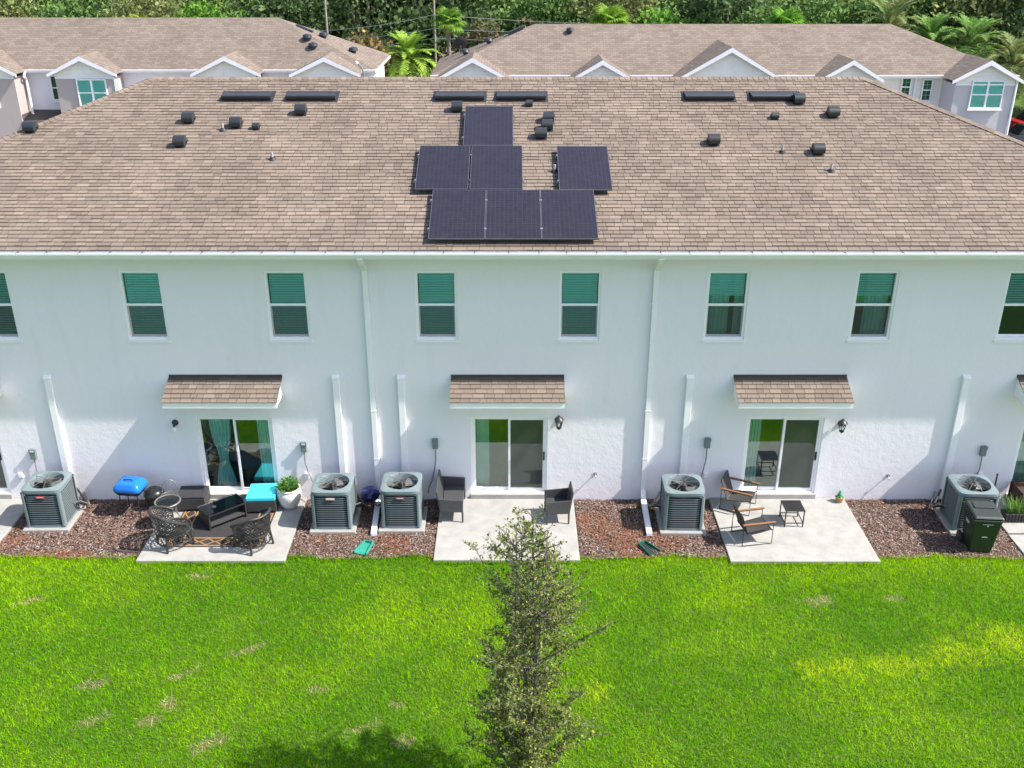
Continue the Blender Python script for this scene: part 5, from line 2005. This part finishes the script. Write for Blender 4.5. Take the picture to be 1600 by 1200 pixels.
# ------------------------------------------------------------------ cars at the right
def car(x, y, rz, body, label):
    o = thing('parked_car', label, 'car', (x, y, 0), rz)
    b = MB()
    L_, W_ = 4.4, 1.75
    sec = [(-2.2, .35, .62, .78), (-2.05, .3, .85, .84), (-1.2, .28, .95, .875), (1.0, .28, .92, .875), (1.9, .3, .80, .85), (2.2, .36, .62, .78)]
    vs_, fs_ = [], []
    for (xx, zl, zh, hw) in sec:
        vs_ += [(xx, -hw, zl), (xx, hw, zl), (xx, hw, zh - .12), (xx, hw * .93, zh), (xx, -hw * .93, zh), (xx, -hw, zh - .12)]
    for i in range(len(sec) - 1):
        for k in range(6):
            k2 = (k + 1) % 6
            fs_.append((i * 6 + k, i * 6 + k2, (i + 1) * 6 + k2, (i + 1) * 6 + k))
    fs_ += [tuple(range(5, -1, -1)), tuple(range(30, 36))]
    b.add(vs_, fs_).build('body', body, o, smooth=True)
    MB().hexa([(-1.55, -.78, .94), (1.0, -.78, .92), (1.0, .78, .92), (-1.55, .78, .94)], [(-1.1, -.62, 1.40), (.35, -.62, 1.42), (.35, .62, 1.42), (-1.1, .62, 1.40)]).build('window_band', 'car_glass', o, bevel=.04)
    MB().hexa([(-1.12, -.63, 1.405), (.36, -.63, 1.425), (.36, .63, 1.425), (-1.12, .63, 1.405)], [(-1.0, -.55, 1.46), (.25, -.55, 1.47), (.25, .55, 1.47), (-1.0, .55, 1.46)]).build('roof', body, o, bevel=.02)
    for sx in (-1.35, 1.35):
        for sy in (-1, 1):
            w_ = MB().lathe([(.2, -.1), (.31, -.1), (.33, -.06), (.33, .06), (.31, .1), (.2, .1)], 20).build('wheel', 'rubber_black', o, (sx, sy * .80, .33), (R(90), 0, 0), smooth=True)
            MB().lathe([(.19, -.105), (.19, .105)], 14).build('rim', 'silver', w_)
    for sy in (-1, 1):
        MB().b2(2.15, 2.21, sy * .6 - .14, sy * .6 + .14, .58, .70).build('headlight', 'mark_white', o)
        MB().b2(-2.21, -2.14, sy * .62 - .12, sy * .62 + .12, .60, .74).build('tail_light', 'badge_red', o)


car(37.1, 49.6, R(4), 'car_red', 'red parked car at the right edge beyond the roof')
car(34.3, 44.6, R(2), 'car_dark', 'dark parked car at the right edge beyond the roof hip')

# ------------------------------------------------------------------ far trees, palms, pole and wires
def crown_mesh(seed, lobes, n, size, pal, spread):
    g = np.random.default_rng(seed)
    L_ = g.integers(0, len(lobes), n)
    lb = np.array(lobes)
    u = unit(g.normal(0, 1, (n, 3)))
    rad = g.random(n) ** .42
    c = lb[L_, :3] + u * lb[L_, 3:4] * rad[:, None] * np.array([1, 1, .82])
    c += g.normal(0, .10, (n, 3))
    dirs = unit(u * .6 + g.normal(0, .8, (n, 3)))
    sz = g.uniform(size * .55, size * 1.25, n)
    tint = np.array(pal)[g.integers(0, len(pal), n)] * g.uniform(.65, 1.35, (n, 1)) * (g.uniform(.82, 1.18, len(lobes))[L_])[:, None]
    return leaves_mesh('crown', c, dirs, sz, tint, 'tree_leaf', aspect=.75)


def lobes_for(seed, h, w, k):
    g = random.Random(seed)
    out = [(0, 0, h * .62, w * .42)]
    for i in range(k):
        a = g.uniform(0, 6.28)
        r_ = w * g.uniform(.18, .42)
        z_ = h * g.uniform(.42, .92)
        out.append((r_ * math.cos(a), r_ * math.sin(a), z_, w * g.uniform(.13, .27)))
    return out


def trunk_mesh(seed, h, w, lobes):
    g = random.Random(seed)
    m = MB()
    m.tube([(0, 0, -.2), (.1, .05, h * .25), (0, .1, h * .55), (0, 0, h * .75)], [w * .035, w * .028, w * .02, w * .008], 8)
    for l_ in lobes[1:]:
        m.tube([(0, .05, h * g.uniform(.22, .45)), (l_[0] * .5, l_[1] * .5, (h * .35 + l_[2]) / 2), (l_[0] * .9, l_[1] * .9, l_[2])], [w * .016, w * .010, w * .003], 5, cap=False)
    return m.mesh('trunk', 'bark_far')


GREENS = {'dark': [(0.056, 0.097, 0.037), (0.084, 0.140, 0.048), (0.112, 0.168, 0.066)],
          'mid': [(0.102, 0.186, 0.048), (0.149, 0.252, 0.066), (0.084, 0.149, 0.046)],
          'bright': [(0.168, 0.354, 0.052), (0.223, 0.438, 0.066), (0.131, 0.261, 0.048)],
          'olive': [(0.186, 0.214, 0.075), (0.243, 0.261, 0.102), (0.131, 0.168, 0.056)],
          'rust': [(0.279, 0.186, 0.084), (0.186, 0.159, 0.066), (0.354, 0.232, 0.102), (0.102, 0.121, 0.046)],
          'bronze': [(0.112, 0.112, 0.052), (0.168, 0.140, 0.075), (0.066, 0.084, 0.037)]}
VAR = {}
for i, (nm, h, w, k, n, sz) in enumerate((('dark', 11, 10, 22, 9000, .42), ('mid', 9.5, 8, 18, 7000, .40), ('bright', 8.5, 7, 16, 6000, .38), ('olive', 10, 9, 20, 7000, .36), ('rust', 6.0, 4.6, 14, 3800, .30), ('bronze', 8.2, 6.4, 18, 5200, .30))):
    lb = lobes_for(40 + i, h, w, k)
    VAR[nm] = (crown_mesh(60 + i, lb, n, sz, GREENS[nm], w), trunk_mesh(80 + i, h, w, lb))


def far_tree(kind, x, y, s, rz, label, group='broadleaf trees behind the rear townhouses'):
    o = thing('broadleaf_tree', label, 'tree', (x, y, 0), rz, group)
    o.scale = (s, s, s)
    inst('crown', VAR[kind][0], o)
    inst('trunk', VAR[kind][1], o)


DESC = {'dark': 'dark green oak', 'mid': 'mid green tree', 'bright': 'bright green tree', 'olive': 'olive green tree', 'rust': 'rust-tinged small tree', 'bronze': 'dark bronze-leaved tree'}
TREES = [('olive', -37, 52, .95), ('mid', -30.5, 54, .95), ('olive', -25.5, 53, .9), ('bright', -20.0, 54, 1.0), ('dark', -15.5, 53, .92), ('dark', -10.5, 56, 1.0), ('dark', -5.6, 60, 1.05), ('rust', -9.3, 49, 1.05),
         ('rust', -6.7, 50, .75), ('bright', -3.2, 52, .62), ('bronze', -.6, 51.5, .92), ('mid', 3.2, 60, 1.0), ('olive', 7.6, 57, 1.0), ('bright', 11.8, 55, .95),
         ('dark', 15.8, 56, .9), ('mid', 19.0, 54, .92), ('bright', 22.6, 55, .9), ('mid', 26.5, 54, 1.0), ('olive', 30.5, 54, 1.0), ('dark', 34.5, 55, 1.12), ('dark', 43, 56, 1.2), ('dark', 37.5, 60, .95)]
ORD = ['first', 'second', 'third', 'fourth', 'fifth', 'sixth', 'seventh', 'eighth']
cnt = {}
for k_, x, y, s in TREES:
    cnt[k_] = cnt.get(k_, 0) + 1
    far_tree(k_, x, y, s, rnd.uniform(0, 6.28), '%s behind the rear townhouses, %s of its kind from the left' % (DESC[k_], ORD[cnt[k_] - 1]))

# the wood behind them reads as one mass
g = np.random.default_rng(77)
n = 130000
x = g.uniform(-75, 75, n)
yy_ = g.uniform(64, 92, n)
top = 8.5 + 4.5 * vnoise(x, yy_, 5.0, 51) + 2.2 * vnoise(x, yy_, 2.0, 52)
z = top * (1 - g.random(n) ** 2.2 * .85)
pos = np.stack([x, yy_, z], 1)
tone = vnoise(x, yy_, 6.0, 53)
pal = np.array([[.075, .115, .035], [.11, .175, .042], [.15, .24, .045], [.14, .155, .058]])
c = pal[np.clip((tone * 4.2 - .1 + g.normal(0, .35, n)).astype(int), 0, 3)] * g.uniform(.65, 1.35, (n, 1))
wd = inst('woodland', leaves_mesh('woodland', pos, unit(g.normal(0, 1, (n, 3))), g.uniform(.25, .55, n), c, 'tree_leaf', aspect=.8))
tag(wd, 'dense green woodland filling the far background', 'woodland', kind='stuff')


# ---- palms
def frond_mesh(seed, L_, droop, leaf, pal, rise):
    g = random.Random(seed)
    v, f, c = [], [], []
    pts = []
    for i in range(13):
        u = i / 12
        a = rise - droop * u ** 1.3
        if i == 0:
            pts.append(Vector((0, 0, 0)))
        else:
            pts.append(pts[-1] + Vector((math.cos(a), 0, math.sin(a))) * L_ / 12)
    mb = MB()
    mb.tube(pts, [.035 * (1 - i / 13) + .006 for i in range(13)], 4, col=pal[-1])
    for i in range(1, 13):
        for sub in (0, .5):
            u = (i - sub) / 12
            j0 = min(11, int(u * 12))
            p = pts[j0].lerp(pts[j0 + 1], u * 12 - j0)
            t_ = (pts[j0 + 1] - pts[j0]).normalized()
            ll = leaf * (math.sin(math.pi * min(1, u * .85 + .12)) + .15)
            for s in (-1, 1):
                d = (t_ * .65 + Vector((0, s * .8, .25 - .35 * u + g.uniform(-.15, .15)))).normalized()
                e = p + d * ll
                m_ = p + d * ll * .5 + Vector((0, 0, .06 * ll))
                w_ = t_ * .045
                cc = pal[g.randrange(len(pal) - 1)]
                cc = scl(cc, g.uniform(.75, 1.25))
                mb.add([p - w_, p + w_, m_ + w_, m_ - w_, e], [(0, 1, 2, 3), (3, 2, 4)], cc)
    return mb.mesh('frond', 'tree_leaf', attr=True)


def feather_palm(x, y, h, n, L_, pal, label, seed, fruit=False):
    o = thing('feather_palm', label, 'palm tree', (x, y, 0))
    g = random.Random(seed)
    b = MB()
    pts = [(0, 0, -.1)] + [(.04 * math.sin(k), .03 * math.cos(2 * k), h * k / 8) for k in range(1, 9)]
    b.tube(pts, [.34] + [.27 + (.03 if k % 2 else 0) for k in range(1, 9)], 10)
    b.build('trunk', 'bark_far', o)
    meshes = [frond_mesh(seed + i, L_ * (.85 + .1 * i), R(60 + 25 * i), L_ * .17, pal, R(82 - 26 * i)) for i in range(4)]
    for k in range(n):
        i = min(3, int(4 * k / n))
        inst('frond', meshes[i], o, (0, 0, h), (0, g.uniform(-.12, .12), k * 2.399 + g.uniform(-.2, .2)))
    if fruit:
        fm = MB()
        for k in range(90):
            a, q = g.uniform(0, 6.28), g.uniform(.15, .75)
            fm.lathe([(.01, -.05), (.055, 0), (.01, .05)], 6, (q * math.cos(a), q * math.sin(a), h - .1 - q * .5 + g.uniform(-.2, .2)))
        fm.build('fruit_cluster', 'rug_orange', o)


def fan_palm(x, y, h, s, pal, label, seed):
    o = thing('fan_palm', label, 'palm tree', (x, y, 0))
    g = random.Random(seed)
    MB().tube([(0, 0, -.1), (.05, 0, h * .4), (0, .04, h * .8), (0, 0, h)], [.17, .13, .12, .15], 10).build('trunk', 'bark_far', o, smooth=True)
    MB().lathe([(.15, -.5), (.22, -.2), (.2, .1), (.1, .25)], 12).build('crown_shaft', 'pot_clay', o, (0, 0, h), smooth=True)
    mb = MB()
    nb = 22
    st = .75 * s
    mb.tube([(0, 0, 0), (st * .8, 0, st * .5)], .02, 4, col=pal[0])
    cx_, cz_ = st * .8, st * .5
    for k in range(nb):
        a = R(-110 + 220 * k / (nb - 1))
        L_ = s * (.95 - .25 * abs(k / (nb - 1) - .5))
        d = Vector((math.cos(a), math.sin(a), .15 - .25 * abs(math.sin(a))))
        p = Vector((cx_, 0, cz_))
        side = Vector((-math.sin(a), math.cos(a), 0)) * .05 * s
        m_ = p + d * L_ * .6
        e = p + d * L_ - Vector((0, 0, .22 * s))
        cc = scl(pal[k % len(pal)], g.uniform(.75, 1.25))
        mb.add([p, m_ - side, e, m_ + side], [(0, 1, 2, 3)], cc)
    me = mb.mesh('frond', 'tree_leaf', attr=True)
    for k in range(20):
        u = k / 20
        inst('frond', me, o, (0, 0, h), (0, R(-55 + 95 * u), k * 2.399))


PAL_Y = [(0.240, 0.405, 0.045), (0.180, 0.315, 0.045), (0.330, 0.465, 0.068), (0.300, 0.330, 0.090)]
PAL_G = [(0.150, 0.300, 0.060), (0.112, 0.225, 0.053), (0.210, 0.360, 0.090), (0.300, 0.300, 0.120)]
PAL_D = [(0.180, 0.255, 0.075), (0.285, 0.285, 0.120), (0.135, 0.210, 0.060), (0.375, 0.330, 0.180)]
feather_palm(-6.6, 44.6, 5.35, 52, 2.6, PAL_Y, 'large bright date palm with orange fruit between the rear townhouse rows', 300, True)
fan_palm(-4.05, 45.5, 7.5, .85, [(.13, .27, .03), (.19, .33, .035), (.10, .20, .03)], 'tall thin fan palm between the rear townhouse rows', 320)
fan_palm(6.3, 47, 7.2, 1.15, [(.15, .27, .03), (.20, .33, .035)], 'yellow-green palm showing behind the middle of the right rear roof', 321)
fan_palm(17.6, 46.5, 7.1, 1.1, [(.12, .27, .03), (.15, .33, .035)], 'yellow-green palm behind the right part of the right rear roof', 322)
fan_palm(-24.3, 47, 7.0, .8, [(.18, .27, .03), (.22, .30, .035)], 'small yellow-green palm behind the left rear roof', 323)
feather_palm(24.0, 45.5, 7.2, 34, 2.9, PAL_D, 'straw-coloured palm leftmost of four behind the right rear roof', 330)
feather_palm(26.2, 44.0, 6.5, 34, 2.6, PAL_G, 'green palm second of four behind the right rear roof', 340)
feather_palm(28.2, 42.8, 6.3, 40, 2.9, PAL_G, 'green palm third of four behind the right rear roof', 350)
feather_palm(30.0, 40.5, 5.5, 40, 2.9, PAL_D, 'drooping palm rightmost of four behind the right rear roof', 360)


# shrubs between the rows
def shrub(x, y, s, pal, label, seed):
    o = thing('shrub', label, 'shrub', (x, y, 0), 0, 'shrubs between the rear townhouse rows')
    lb = lobes_for(seed, 2.6 * s, 2.6 * s, 9)
    inst('foliage', crown_mesh(seed, lb, 1500, .24, pal, 2), o)
    inst('stems', trunk_mesh(seed, 2.6 * s, 2.6 * s, lb), o)


shrub(-5.2, 43.2, 1.5, GREENS['bright'], 'bright green shrub under the date palm', 401)
shrub(-6.6, 43.8, 1.2, GREENS['olive'], 'olive shrub left of the date palm trunk', 402)
shrub(-3.5, 47.5, 1.7, GREENS['bright'], 'bright green bush beside the thin fan palm', 403)
shrub(-2.6, 44.6, 1.5, GREENS['mid'], 'mid green bush at the left end of the right rear row', 404)


def pole(x, y, h, label):
    o = thing('utility_pole', label, 'utility pole', (x, y, 0))
    MB().tube([(0, 0, -.2), (0, 0, h)], [.085, .06], 8).build('post', 'pole_wood', o)
    MB().b2(-.9, .9, -.06, .06, h - .5, h - .38).build('crossarm', 'pole_wood', o)
    for k in (-.8, 0, .8):
        MB().lathe([(.05, 0), (.07, .05), (.04, .12)], 8).build('insulator', 'siding_white', o, (k, 0, h - .379))


pole(-5.1, 48.0, 10.5, 'thin wooden utility pole between the rear rows')
pole(-12.3, 48.5, 10.5, 'thin utility pole behind the left rear townhouses')
pole(18.1, 57, 10.0, 'thin utility pole behind the right rear roof')
for k, (z0, z1, z2) in enumerate(((7.95, 7.45, 7.0), (7.1, 6.8, 6.6), (6.5, 6.2, 6.05))):
    b = MB()
    P0, P1, P2 = Vector((-16, 48.3, z2 - .1)), Vector((-5.1, 47.8, z0)), Vector((18.1, 56.8, z2 - .2))
    pts = []
    for a, c_ in ((P0, P1), (P1, P2)):
        for i in range(16):
            u = i / 15
            q = a.lerp(c_, u)
            q.z -= .35 * 4 * u * (1 - u)
            pts.append(q)
    tag(b.tube(pts, .018, 4).build('power_line', 'silver'), '%s of three power lines crossing behind the rear townhouses' % ('highest', 'middle', 'lowest')[k], 'power line')

# a pale house far between the trees
o = thing('far_house', 'pale grey house glimpsed behind the thin fan palm', 'house', (-2.5, 60, 0))
MB().b2(-4.0, 4.0, -2.5, 2.5, -.1, 3.4).build('wall', 'siding_white', o)
uv_roof_plane(None, [(-4.4, -3.0, 3.3), (4.4, -3.0, 3.3), (4.4, 0, 4.9), (-4.4, 0, 4.9)], 'roof', o)
uv_roof_plane(None, [(4.4, 3.0, 3.3), (-4.4, 3.0, 3.3), (-4.4, 0, 4.9), (4.4, 0, 4.9)], 'roof_slope', o)
MB().b2(-1.5, -.5, -2.56, -2.505, 1.2, 2.6).build('window', 'car_glass', o)
MB().b2(1.0, 2.0, -2.56, -2.505, 1.2, 2.6).build('window', 'car_glass', o)
